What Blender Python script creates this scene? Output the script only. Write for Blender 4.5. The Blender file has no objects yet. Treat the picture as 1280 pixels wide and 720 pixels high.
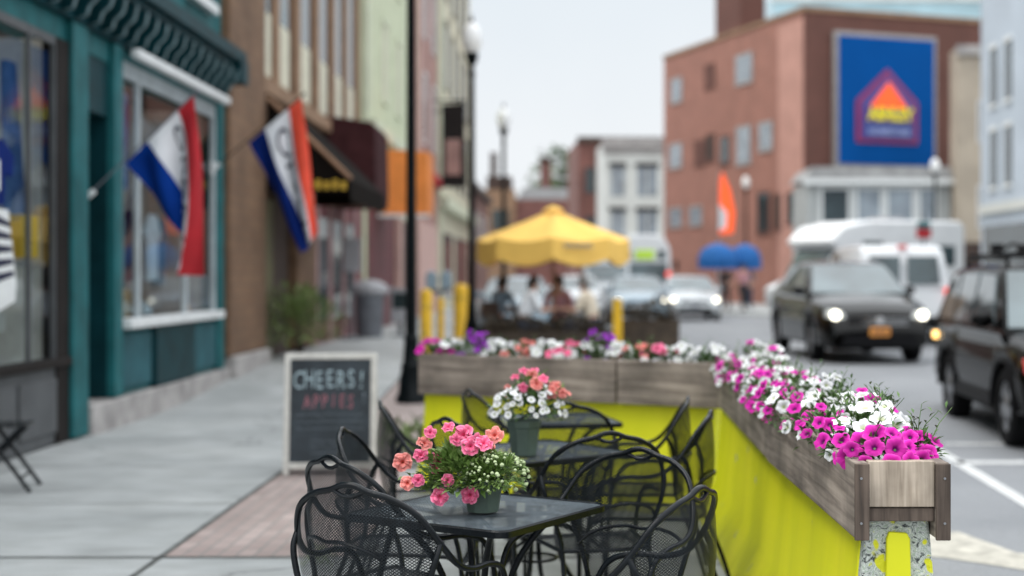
import bpy, bmesh, math, random
from math import sin, cos, pi, radians, sqrt
from mathutils import Vector, Matrix, noise
random.seed(7)
S = bpy.context.scene
COL = S.collection
R = random.random
def U(a, b): return a + (b - a) * R()
def clamp(x, a=0., b=1.): return max(a, min(b, x))
def sstep(a, b, x):
    t = clamp((x - a) / (b - a)); return t * t * (3 - 2 * t)
def lerp(a, b, t): return a + (b - a) * t
def pl(tab, x):
    if x <= tab[0][0]: return tab[0][1]
    for (a, p), (b, q) in zip(tab, tab[1:]):
        if x <= b: return p + (q - p) * (x - a) / (b - a + 1e-9)
    return tab[-1][1]
def G(y): return .25 * sstep(15.5, 23, y)          # the street climbs a little here

# ------------------------------------------------------------------ materials
def newmat(name):
    m = bpy.data.materials.new(name); m.use_nodes = True
    nt = m.node_tree; b = nt.nodes['Principled BSDF']
    return m, nt, b
def nd(nt, t, **k):
    n = nt.nodes.new(t)
    for a, v in k.items(): setattr(n, a, v)
    return n
def ramp(nt, stops):
    r = nd(nt, 'ShaderNodeValToRGB'); e = r.color_ramp.elements
    while len(e) > 1: e.remove(e[-1])
    e[0].position = stops[0][0]; e[0].color = (*stops[0][1], 1)
    for p, c in stops[1:]:
        x = e.new(p); x.color = (*c, 1)
    return r
def tone(c, f): return tuple(clamp(v * f) for v in c)
def mat(name, c, rough=.6, metal=0., var=.15, scale=4., bump=0., bscale=40., stretch=(1, 1, 1), coat=0., emit=None, es=1., c2=None, spec=.5, detail=6.):
    m, nt, b = newmat(name)
    tc = nd(nt, 'ShaderNodeTexCoord'); mp = nd(nt, 'ShaderNodeMapping')
    mp.inputs['Scale'].default_value = stretch
    nt.links.new(tc.outputs['Object'], mp.inputs[0])
    n = nd(nt, 'ShaderNodeTexNoise'); n.inputs['Scale'].default_value = scale; n.inputs['Detail'].default_value = detail
    nt.links.new(mp.outputs[0], n.inputs[0])
    r = ramp(nt, [(.3, tone(c, 1 - var)), (.7, c2 if c2 else tone(c, 1 + var))])
    nt.links.new(n.outputs[0], r.inputs[0]); nt.links.new(r.outputs[0], b.inputs['Base Color'])
    b.inputs['Roughness'].default_value = rough; b.inputs['Metallic'].default_value = metal
    b.inputs['Coat Weight'].default_value = coat; b.inputs['Specular IOR Level'].default_value = spec
    if bump:
        n2 = nd(nt, 'ShaderNodeTexNoise'); n2.inputs['Scale'].default_value = bscale; n2.inputs['Detail'].default_value = 8
        nt.links.new(mp.outputs[0], n2.inputs[0])
        bp = nd(nt, 'ShaderNodeBump'); bp.inputs['Strength'].default_value = bump; bp.inputs['Distance'].default_value = .01
        nt.links.new(n2.outputs[0], bp.inputs['Height']); nt.links.new(bp.outputs[0], b.inputs['Normal'])
    if emit:
        b.inputs['Emission Color'].default_value = (*emit, 1); b.inputs['Emission Strength'].default_value = es
    return m
def brickmat(name, c1, c2, mortar, scale=1., bw=.21, bh=.07, ms=.012, axis='XZ', bump=.4, rough=.85, off=.5, patch=.3):
    m, nt, b = newmat(name)
    tc = nd(nt, 'ShaderNodeTexCoord'); sx = nd(nt, 'ShaderNodeSeparateXYZ'); cx = nd(nt, 'ShaderNodeCombineXYZ')
    nt.links.new(tc.outputs['Object'], sx.inputs[0])
    nt.links.new(sx.outputs[axis[0]], cx.inputs[0]); nt.links.new(sx.outputs[axis[1]], cx.inputs[1])
    br = nd(nt, 'ShaderNodeTexBrick'); br.offset = off
    br.inputs['Color1'].default_value = (*c1, 1); br.inputs['Color2'].default_value = (*c2, 1); br.inputs['Mortar'].default_value = (*mortar, 1)
    br.inputs['Scale'].default_value = scale; br.inputs['Brick Width'].default_value = bw; br.inputs['Row Height'].default_value = bh
    br.inputs['Mortar Size'].default_value = ms; br.inputs['Mortar Smooth'].default_value = .3
    nt.links.new(cx.outputs[0], br.inputs[0])
    n = nd(nt, 'ShaderNodeTexNoise'); n.inputs['Scale'].default_value = .9; n.inputs['Detail'].default_value = 8
    nt.links.new(tc.outputs['Object'], n.inputs[0])
    mr = nd(nt, 'ShaderNodeMapRange'); mr.inputs[1].default_value = .3; mr.inputs[2].default_value = .7
    mr.inputs[3].default_value = 1 - patch; mr.inputs[4].default_value = 1 + patch * .5
    nt.links.new(n.outputs[0], mr.inputs[0])
    mx = nd(nt, 'ShaderNodeMix', data_type='RGBA', blend_type='MULTIPLY'); mx.inputs[0].default_value = 1
    nt.links.new(br.outputs[0], mx.inputs[6]); nt.links.new(mr.outputs[0], mx.inputs[7])
    nt.links.new(mx.outputs[2], b.inputs['Base Color']); b.inputs['Roughness'].default_value = rough
    bp = nd(nt, 'ShaderNodeBump'); bp.inputs['Strength'].default_value = bump; bp.inputs['Distance'].default_value = .006; bp.invert = True
    nt.links.new(br.outputs['Fac'], bp.inputs['Height']); nt.links.new(bp.outputs[0], b.inputs['Normal'])
    return m
def glassmat(name, tint=(.75, .8, .82), refl=.35, thru=.8):
    m, nt, b = newmat(name); nt.nodes.remove(b)
    out = nt.nodes['Material Output']
    t = nd(nt, 'ShaderNodeBsdfTransparent'); t.inputs[0].default_value = (*tone(tint, 1.05), 1)
    g = nd(nt, 'ShaderNodeBsdfGlossy'); g.inputs['Roughness'].default_value = .02; g.inputs[0].default_value = (.72, .78, .84, 1)
    lw = nd(nt, 'ShaderNodeLayerWeight'); lw.inputs[0].default_value = refl
    mx = nd(nt, 'ShaderNodeMixShader')
    gm = nd(nt, 'ShaderNodeNewGeometry'); iv = nd(nt, 'ShaderNodeMath', operation='SUBTRACT'); iv.inputs[0].default_value = 1.; nt.links.new(gm.outputs['Backfacing'], iv.inputs[1])
    ml = nd(nt, 'ShaderNodeMath', operation='MULTIPLY'); nt.links.new(lw.outputs['Fresnel'], ml.inputs[0]); nt.links.new(iv.outputs[0], ml.inputs[1])
    nt.links.new(ml.outputs[0], mx.inputs[0]); nt.links.new(t.outputs[0], mx.inputs[1]); nt.links.new(g.outputs[0], mx.inputs[2])
    nt.links.new(mx.outputs[0], out.inputs[0]); return m
def meshmat(name, c, pu, pv, th, diamond=True, rough=.35):
    """sheet metal with a regular pattern of openings (UV in metres)"""
    m, nt, b = newmat(name); out = nt.nodes['Material Output']
    uv = nd(nt, 'ShaderNodeUVMap'); s = nd(nt, 'ShaderNodeSeparateXYZ'); nt.links.new(uv.outputs[0], s.inputs[0])
    def M(op, a, bb):
        n = nd(nt, 'ShaderNodeMath', operation=op)
        for i, v in enumerate((a, bb)):
            if v is None: continue
            if isinstance(v, (int, float)): n.inputs[i].default_value = v
            else: nt.links.new(v, n.inputs[i])
        return n.outputs[0]
    a = M('DIVIDE', s.outputs[0], pu); c_ = M('DIVIDE', s.outputs[1], pv)
    if diamond: p, q = M('ADD', a, c_), M('SUBTRACT', a, c_)
    else: p, q = a, c_
    fp = M('LESS_THAN', M('FRACT', M('ADD', p, 1000.), None), th); fq = M('LESS_THAN', M('FRACT', M('ADD', q, 1000.), None), th)
    al = M('MAXIMUM', fp, fq)
    n = nd(nt, 'ShaderNodeTexNoise'); n.inputs['Scale'].default_value = 9
    r = ramp(nt, [(.35, tone(c, .7)), (.7, tone(c, 1.4))]); nt.links.new(n.outputs[0], r.inputs[0]); nt.links.new(r.outputs[0], b.inputs['Base Color'])
    b.inputs['Roughness'].default_value = rough; b.inputs['Specular IOR Level'].default_value = .15
    nt.links.new(al, b.inputs['Alpha']); return m
def woodmat(name, c1, c2, along='Y', rough=.85, dark=(.05, .04, .035), scale=1.):
    m, nt, b = newmat(name)
    tc = nd(nt, 'ShaderNodeTexCoord'); mp = nd(nt, 'ShaderNodeMapping')
    st = {'X': (1.2, 22, 22), 'Y': (22, 1.2, 22), 'Z': (22, 22, 1.2)}[along]
    mp.inputs['Scale'].default_value = tuple(v * scale for v in st); nt.links.new(tc.outputs['Object'], mp.inputs[0])
    n = nd(nt, 'ShaderNodeTexNoise'); n.inputs['Scale'].default_value = 1.6; n.inputs['Detail'].default_value = 9; n.inputs['Distortion'].default_value = .6
    nt.links.new(mp.outputs[0], n.inputs[0])
    r = ramp(nt, [(.22, dark), (.4, c1), (.62, c2), (.8, tone(c2, 1.2))]); nt.links.new(n.outputs[0], r.inputs[0])
    n2 = nd(nt, 'ShaderNodeTexNoise'); n2.inputs['Scale'].default_value = 5; n2.inputs['Detail'].default_value = 7
    nt.links.new(tc.outputs['Object'], n2.inputs[0])
    mr = nd(nt, 'ShaderNodeMapRange'); mr.inputs[1].default_value = .35; mr.inputs[2].default_value = .68; mr.inputs[3].default_value = .6; mr.inputs[4].default_value = 1.12
    nt.links.new(n2.outputs[0], mr.inputs[0])
    mx = nd(nt, 'ShaderNodeMix', data_type='RGBA', blend_type='MULTIPLY'); mx.inputs[0].default_value = 1
    nt.links.new(r.outputs[0], mx.inputs[6]); nt.links.new(mr.outputs[0], mx.inputs[7])
    nt.links.new(mx.outputs[2], b.inputs['Base Color']); b.inputs['Roughness'].default_value = rough
    bp = nd(nt, 'ShaderNodeBump'); bp.inputs['Strength'].default_value = .35; bp.inputs['Distance'].default_value = .004
    nt.links.new(n.outputs[0], bp.inputs['Height']); nt.links.new(bp.outputs[0], b.inputs['Normal'])
    return m
def petalmat(name, c, throat, edge=None):
    m, nt, b = newmat(name)
    uv = nd(nt, 'ShaderNodeUVMap'); s = nd(nt, 'ShaderNodeSeparateXYZ'); nt.links.new(uv.outputs[0], s.inputs[0])
    r = ramp(nt, [(0., throat), (.16, throat), (.34, tone(c, .8)), (.8, c), (1., edge or tone(c, 1.15))])
    nt.links.new(s.outputs[0], r.inputs[0])
    oi = nd(nt, 'ShaderNodeObjectInfo'); hs = nd(nt, 'ShaderNodeHueSaturation')
    mr = nd(nt, 'ShaderNodeMapRange'); mr.inputs[3].default_value = .62; mr.inputs[4].default_value = 1.1
    nt.links.new(oi.outputs['Random'], mr.inputs[0]); nt.links.new(mr.outputs[0], hs.inputs['Value'])
    nt.links.new(r.outputs[0], hs.inputs['Color']); nt.links.new(hs.outputs[0], b.inputs['Base Color'])
    b.inputs['Roughness'].default_value = .7; b.inputs['Subsurface Weight'].default_value = 0
    b.inputs['Specular IOR Level'].default_value = .2
    return m
def leafmat(name, c, c2, rough=.5):
    m, nt, b = newmat(name)
    g = nd(nt, 'ShaderNodeNewGeometry')
    r = ramp(nt, [(0., c), (1., c2)]); nt.links.new(g.outputs['Random Per Island'], r.inputs[0])
    nt.links.new(r.outputs[0], b.inputs['Base Color']); b.inputs['Roughness'].default_value = rough
    return m

M = {}
M['iron'] = mat('black_iron', (.004, .006, .008), .25, 0, .3, 20, .15, 60, spec=.22)
M['ironmesh'] = meshmat('black_expanded_metal', (.011, .014, .017), .0135, .0095, .35)
M['ironperf'] = meshmat('black_perforated_steel', (.085, .105, .12), .0125, .0125, .45, diamond=False, rough=.6)
M['lampblack'] = mat('black_cast_iron', (.003, .005, .006), .35, 0, .3, 8, .2, 30, spec=.12)
M['globe'] = mat('white_globe', (.85, .85, .84), .3, 0, .03)
M['concrete'] = None
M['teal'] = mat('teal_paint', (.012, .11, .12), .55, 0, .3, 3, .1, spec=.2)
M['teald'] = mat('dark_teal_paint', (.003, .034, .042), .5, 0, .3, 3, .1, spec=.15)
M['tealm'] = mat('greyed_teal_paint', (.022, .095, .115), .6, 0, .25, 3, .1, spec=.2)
M['scroll'] = mat('pale_scroll_paint', (.2, .29, .31), .6, 0, .4, 14)
M['white'] = mat('white_paint', (.72, .74, .74), .5, 0, .07, 5)
M['greyp'] = mat('grey_timber_paint', (.075, .08, .085), .6, 0, .2, 4, .1)
M['greyd'] = mat('dark_grey_frame', (.02, .017, .016), .7, 0, .2, 4, spec=.1)
M['stone'] = mat('pale_stone', (.36, .34, .33), .9, 0, .3, 3, .5, 25)
M['brown'] = brickmat('brown_sandstone', (.2, .115, .065), (.165, .09, .05), (.13, .085, .055), bw=.4, bh=.16, ms=.008, axis='YZ')
M['brownl'] = mat('light_brown_stone', (.27, .165, .1), .85, 0, .2, 3, .3)
M['brownd'] = mat('dark_brown_paint', (.05, .028, .02), .7, 0, .3, 3)
M['cream'] = mat('cream_blind', (.62, .6, .48), .8, 0, .1, 6)
M['palegreen'] = mat('pale_green_render', (.56, .6, .42), .85, 0, .08, 2, .15)
M['palegreend'] = mat('pale_green_trim', (.6, .63, .48), .8, 0, .1, 2)
M['pink'] = brickmat('pink_brick', (.42, .2, .17), (.36, .16, .14), (.4, .3, .26), axis='YZ')
M['pinktrim'] = mat('pink_trim', (.55, .36, .32), .8, 0, .1, 3)
M['creamwall'] = mat('cream_render', (.58, .55, .42), .85, 0, .12, 2, .15)
M['winglass'] = mat('dark_window_glass', (.03, .045, .05), .08, 0, .4, .8, spec=.9)
M['winlight'] = mat('bright_window_glass', (.27, .31, .35), .12, 0, .3, 1.2, spec=.9)
M['winframe'] = mat('window_frame_paint', (.6, .6, .6), .6, 0, .1)
M['maroon'] = mat('maroon_canvas', (.05, .018, .02), .9, 0, .3, 4, .2, spec=.1)
M['blackcanvas'] = mat('black_canvas', (.009, .007, .006), .9, 0, .3, 4, .2, spec=.05)
M['awnedge'] = mat('tan_awning_edge', (.3, .17, .1), .8, 0, .2, 4)
M['orange'] = mat('orange_canvas', (.8, .25, .05), .7, 0, .12, 4)
M['gold'] = mat('gold_lettering', (.6, .38, .04), .5, 0, .2, 6)
M['maroonwall'] = mat('maroon_shopfront_paint', (.12, .03, .035), .6, 0, .3, 2)
M['rose'] = mat('rose_panel', (.4, .25, .25), .7, 0, .25, 2)
M['framegrey'] = mat('window_frame_grey', (.4, .45, .47), .6, 0, .15, 5)
M['olive'] = mat('olive_door_paint', (.13, .12, .05), .6, 0, .25, 2)
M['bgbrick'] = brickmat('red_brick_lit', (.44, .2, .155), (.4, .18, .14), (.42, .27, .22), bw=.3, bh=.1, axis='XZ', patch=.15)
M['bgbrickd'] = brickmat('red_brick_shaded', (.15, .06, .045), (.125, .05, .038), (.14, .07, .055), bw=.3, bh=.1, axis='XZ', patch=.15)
M['bgpink'] = mat('faded_brick', (.5, .27, .22), .9, 0, .12, 1)
M['signblue'] = mat('blue_sign_face', (.0, .075, .3), .8, 0, .08, .5, spec=.1)
M['alum'] = mat('aluminium_frame', (.36, .34, .33), .45, .3, .1, 3)
M['neonred'] = mat('sign_red_outline', (.34, .03, .09), .5, 0, .1)
M['neonpurple'] = mat('sign_purple_outline', (.12, .05, .24), .5, 0, .1)
M['neonorange'] = mat('sign_orange', (.95, .12, .02), .5, 0, .05, emit=(1, .1, .02), es=.5)
M['neonyellow'] = mat('sign_yellow_letters', (.8, .7, .02), .5, 0, .05, emit=(.8, .7, .02), es=.15)
M['signnavy'] = mat('sign_navy_band', (.05, .08, .3), .5, 0, .1)
M['signlilac'] = mat('sign_lilac_letters', (.3, .36, .62), .5, 0, .1)
M['greybld'] = mat('pale_grey_siding', (.4, .42, .42), .8, 0, .1, 1, .1)
M['roofgrey'] = mat('grey_roof', (.33, .33, .33), .9, 0, .25, 2, .2)
M['beige'] = mat('beige_render', (.4, .34, .27), .85, 0, .15, .8, .1)
M['bluegrey'] = mat('blue_grey_render', (.47, .53, .6), .85, 0, .1, .6, .1)
M['whitebld'] = mat('white_render', (.62, .63, .6), .85, 0, .1, .6, .1)
M['dkred'] = brickmat('old_red_brick', (.22, .085, .07), (.18, .07, .06), (.18, .1, .08), bw=.3, bh=.1)
M['towerglass'] = mat('tower_glass', (.4, .58, .64), .15, 0, .25, .15, spec=.9)
M['rubber'] = mat('tyre_rubber', (.008, .008, .009), .8, 0, .2, 10, .2, spec=.1)
M['rim'] = mat('alloy_rim', (.35, .36, .38), .3, .8, .1)
M['cardark'] = mat('dark_bronze_paint', (.002, .0019, .0018), .1, 0, .1, 2, coat=.55, spec=.05)
M['carblack'] = mat('black_car_paint', (.0015, .0015, .0015), .08, 0, .1, 2, coat=.15, spec=.03)
M['carwhite'] = mat('white_car_paint', (.7, .72, .74), .25, 0, .05, 2, coat=.5)
M['rvwhite'] = mat('motorhome_white', (.88, .89, .9), .35, 0, .04, 2)
M['carsilver'] = mat('silver_car_paint', (.5, .53, .55), .25, .3, .05, 2, coat=.6)
M['carblue'] = mat('blue_grey_car_paint', (.22, .3, .36), .25, .2, .05, 2, coat=.6)
M['carglass'] = mat('car_glass', (.07, .1, .11), .05, 0, .5, 1.3, spec=.8, coat=.5)
M['cartrim'] = mat('black_plastic_trim', (.006, .006, .007), .5, 0, .2, 10, spec=.1)
M['chrome'] = mat('chrome', (.6, .6, .62), .12, 1, .05)
M['headlit'] = mat('lit_headlamp', (.9, .9, .8), .2, 0, .02, emit=(1, .93, .75), es=5.)
M['headoff'] = mat('headlamp_lens', (.5, .53, .55), .15, 0, .1, coat=1.)
M['taillit'] = mat('red_tail_lamp', (.6, .02, .015), .25, 0, .1, emit=(1, .05, .02), es=1.3)
M['taildim'] = mat('dim_tail_lamp', (.5, .02, .02), .25, 0, .1, emit=(1, .06, .03), es=.3)
M['amber'] = mat('amber_lamp', (.9, .5, .1), .3, 0, .1, emit=(1, .6, .2), es=3.)
M['warmlit'] = mat('warm_headlamp', (.9, .6, .4), .3, 0, .1, emit=(1, .55, .3), es=3.5)
M['plateor'] = mat('orange_plate', (.75, .3, .05), .5, 0, .1, 20)
M['platew'] = mat('pale_plate', (.5, .52, .55), .5, 0, .2, 20)
M['limesign'] = mat('lime_display', (.4, .6, .05), .5, 0, .1, emit=(.4, .6, .05), es=.3)
M['yellowcanvas'] = mat('yellow_canvas', (.95, .58, .13), .8, 0, .08, 3)
M['yellowpaint'] = mat('yellow_paint', (.72, .42, .01), .5, 0, .12, 3)
M['woodpole'] = mat('varnished_pole', (.3, .16, .08), .5, 0, .2, 10)
M['skin'] = mat('skin', (.5, .28, .2), .6, 0, .1, 8)
M['hairdark'] = mat('dark_hair', (.03, .022, .018), .7, 0, .3, 30)
M['hairgrey'] = mat('grey_hair', (.2, .19, .18), .7, 0, .3, 30)
M['shirtwhite'] = mat('white_cotton', (.85, .87, .9), .9, 0, .08, 10)
M['shirtcream'] = mat('cream_cotton', (.78, .68, .54), .9, 0, .1, 10)
M['shirtblue'] = mat('blue_grey_cotton', (.16, .22, .28), .9, 0, .1, 10)
M['shirtblack'] = mat('black_cotton', (.02, .02, .025), .9, 0, .2, 10)
M['shirtpink'] = mat('pink_cotton', (.5, .25, .28), .9, 0, .1, 10)
M['denim'] = mat('denim', (.05, .075, .13), .9, 0, .2, 20)
M['flagred'] = mat('flag_red', (.42, .01, .018), .8, 0, .12, 4)
M['flagredb'] = mat('flag_bright_red', (.75, .07, .03), .8, 0, .12, 4)
M['flagwhite'] = mat('flag_white', (.7, .71, .74), .8, 0, .08, 4)
M['flagblue'] = mat('flag_blue', (.002, .035, .24), .8, 0, .15, 4, spec=.1)
M['flagnavy'] = mat('flag_navy', (.002, .015, .12), .8, 0, .15, 4, spec=.1)
M['navy'] = mat('navy_lettering', (.01, .012, .04), .8, 0, .1)
M['board'] = mat('blackboard', (.035, .045, .055), .8, 0, .35, 6, .1)
M['chalkblue'] = mat('pale_blue_chalk', (.36, .46, .5), .95, 0, .5, 60)
M['chalkred'] = mat('red_chalk', (.36, .14, .17), .95, 0, .5, 60)
M['chalkgrey'] = mat('grey_chalk', (.16, .19, .22), .95, 0, .5, 60)
M['boardframe'] = mat('whitewashed_wood', (.62, .6, .56), .8, 0, .12, 20, .2)
M['soil'] = mat('potting_soil', (.02, .014, .01), .95, 0, .4, 40, .8, 60)
M['potgreen'] = mat('grey_green_pot', (.075, .11, .09), .6, 0, .2, 12, .1)
M['gardenleaf'] = leafmat('petunia_leaves', (.04, .1, .02), (.11, .2, .045))
M['lightleaf'] = leafmat('light_leaves', (.09, .17, .03), (.2, .3, .08))
M['shrub'] = leafmat('shrub_leaves', (.05, .1, .025), (.15, .21, .07))
M['brownleaf'] = leafmat('bronze_leaves', (.03, .022, .012), (.09, .06, .03))
M['farleaf'] = leafmat('tree_leaves', (.035, .085, .03), (.11, .17, .05))
M['bark'] = mat('bark', (.06, .045, .035), .9, 0, .3, 10, .5)
M['magenta'] = petalmat('magenta_petals', (.72, .02, .42), (.2, .0, .16), (.78, .08, .5))
M['whitepetal'] = petalmat('white_petals', (.86, .86, .87), (.6, .64, .42), (.88, .88, .9))
M['purple'] = petalmat('purple_petals', (.28, .03, .42), (.08, .0, .12))
M['pinkpetal'] = petalmat('pink_petals', (.92, .16, .32), (.72, .06, .18), (.94, .32, .46))
M['salmon'] = petalmat('salmon_petals', (.85, .25, .22), (.6, .08, .06), (.9, .4, .36))
M['bud'] = mat('cream_buds', (.42, .5, .28), .8, 0, .3, 60)
M['blue'] = mat('blue_canvas', (.005, .1, .33), .8, 0, .15, 3)
M['greycan'] = mat('grey_bin', (.13, .14, .16), .6, 0, .2, 4)
M['bag'] = mat('pale_grey_bag', (.34, .34, .36), .5, 0, .15, 6)
M['postera'] = mat('blue_poster', (.03, .1, .28), .5, 0, .4, 4, c2=(.1, .2, .45))
M['red'] = mat('red_cloth', (.4, .02, .03), .9, 0, .2, 5)
M['glowwall'] = mat('glowing_shop_interior', (.3, .24, .2), .9, 0, .5, 1.6, emit=(.5, .38, .3), es=.1)  # wall itself glows, standing in for indoor light; no lamp is modelled
M['glowgrey'] = mat('glowing_display_backing', (.6, .58, .54), .9, 0, .5, 1.8, emit=(.6, .55, .48), es=.12)  # slight glow added to the backing to brighten the dark window
M['glass'] = glassmat('shop_glass', refl=.28)
M['wood'] = woodmat('weathered_plank', (.21, .17, .14), (.36, .3, .25), 'Y', dark=(.08, .06, .048))
M['woodx'] = woodmat('dark_brown_plank', (.045, .032, .022), (.085, .06, .04), 'X')
M['woodend'] = woodmat('fresh_end_board', (.38, .31, .24), (.54, .45, .36), 'Z', dark=(.15, .11, .085), scale=1.5)
M['woodpost'] = woodmat('dark_plank_end', (.09, .065, .05), (.16, .12, .095), 'Z', scale=1.5)
M['paintline'] = mat('worn_road_paint', (.55, .56, .56), .8, 0, .25, 9, c2=(.66, .67, .67))
M['arrowpaint'] = mat('worn_arrow_paint', (.42, .4, .35), .8, 0, .3, 9)
M['weed'] = leafmat('weeds', (.09, .14, .03), (.18, .25, .07))

# asphalt
def asphalt():
    m, nt, b = newmat('asphalt')
    tc = nd(nt, 'ShaderNodeTexCoord')
    n = nd(nt, 'ShaderNodeTexNoise'); n.inputs['Scale'].default_value = .5; n.inputs['Detail'].default_value = 10
    n2 = nd(nt, 'ShaderNodeTexNoise'); n2.inputs['Scale'].default_value = 90; n2.inputs['Detail'].default_value = 3
    nt.links.new(tc.outputs['Object'], n.inputs[0]); nt.links.new(tc.outputs['Object'], n2.inputs[0])
    r = ramp(nt, [(.3, (.185, .195, .21)), (.7, (.26, .27, .285))]); nt.links.new(n.outputs[0], r.inputs[0])
    r2 = ramp(nt, [(.3, (.7, .7, .7)), (.7, (1.15, 1.15, 1.15))]); nt.links.new(n2.outputs[0], r2.inputs[0])
    mx = nd(nt, 'ShaderNodeMix', data_type='RGBA', blend_type='MULTIPLY'); mx.inputs[0].default_value = 1
    nt.links.new(r.outputs[0], mx.inputs[6]); nt.links.new(r2.outputs[0], mx.inputs[7]); nt.links.new(mx.outputs[2], b.inputs['Base Color'])
    b.inputs['Roughness'].default_value = .75
    bp = nd(nt, 'ShaderNodeBump'); bp.inputs['Strength'].default_value = .4; bp.inputs['Distance'].default_value = .005
    nt.links.new(n2.outputs[0], bp.inputs['Height']); nt.links.new(bp.outputs[0], b.inputs['Normal']); return m
M['asphalt'] = asphalt()
def slabmat():
    m, nt, b = newmat('concrete_paving')
    tc = nd(nt, 'ShaderNodeTexCoord')
    def noi(s, d, st=(1, 1, 1)):
        mp = nd(nt, 'ShaderNodeMapping'); mp.inputs['Scale'].default_value = st; nt.links.new(tc.outputs['Object'], mp.inputs[0])
        n = nd(nt, 'ShaderNodeTexNoise'); n.inputs['Scale'].default_value = s; n.inputs['Detail'].default_value = d
        nt.links.new(mp.outputs[0], n.inputs[0]); return n
    n = noi(.9, 10); n2 = noi(3.2, 9, (.8, 1.4, 1)); n3 = noi(120, 2)
    r = ramp(nt, [(.3, (.31, .325, .325)), (.5, (.385, .40, .40)), (.72, (.45, .465, .46))]); nt.links.new(n.outputs[0], r.inputs[0])
    r2 = ramp(nt, [(.3, (.82, .82, .81)), (.62, (1.04, 1.04, 1.04))]); nt.links.new(n2.outputs[0], r2.inputs[0])
    r3 = ramp(nt, [(.3, (.85, .85, .85)), (.7, (1.1, 1.1, 1.1))]); nt.links.new(n3.outputs[0], r3.inputs[0])
    def mul(a, bb):
        mx = nd(nt, 'ShaderNodeMix', data_type='RGBA', blend_type='MULTIPLY'); mx.inputs[0].default_value = 1
        nt.links.new(a, mx.inputs[6]); nt.links.new(bb, mx.inputs[7]); return mx.outputs[2]
    vo = nd(nt, 'ShaderNodeTexVoronoi'); vo.inputs['Scale'].default_value = 2.2; nt.links.new(tc.outputs['Object'], vo.inputs[0])
    r4 = ramp(nt, [(.035, (.62, .62, .62)), (.06, (1, 1, 1))]); nt.links.new(vo.outputs['Distance'], r4.inputs[0])
    vc = nd(nt, 'ShaderNodeTexVoronoi', feature='DISTANCE_TO_EDGE'); vc.inputs['Scale'].default_value = .35; dn = noi(1.5, 6)
    va = nd(nt, 'ShaderNodeVectorMath', operation='MULTIPLY_ADD'); va.inputs[1].default_value = (.8, .8, .8); nt.links.new(dn.outputs['Color'], va.inputs[0]); nt.links.new(tc.outputs['Object'], va.inputs[2]); nt.links.new(va.outputs[0], vc.inputs[0])
    r5 = ramp(nt, [(.0, (.6, .6, .6)), (.004, (.75, .75, .75)), (.007, (1, 1, 1))]); nt.links.new(vc.outputs['Distance'], r5.inputs[0])
    nt.links.new(mul(mul(mul(mul(r.outputs[0], r2.outputs[0]), r3.outputs[0]), r4.outputs[0]), r5.outputs[0]), b.inputs['Base Color'])
    b.inputs['Roughness'].default_value = .7
    bp = nd(nt, 'ShaderNodeBump'); bp.inputs['Strength'].default_value = .25; bp.inputs['Distance'].default_value = .004
    nt.links.new(n3.outputs[0], bp.inputs['Height']); nt.links.new(bp.outputs[0], b.inputs['Normal']); return m
M['slab'] = slabmat()
M['paver'] = brickmat('brick_pavers', (.45, .36, .335), (.35, .275, .255), (.28, .26, .245), bw=.2, bh=.1, ms=.009, axis='YX', patch=.25)
M['kerb'] = mat('kerb_stone', (.34, .34, .34), .85, 0, .2, 3, .4)
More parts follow.
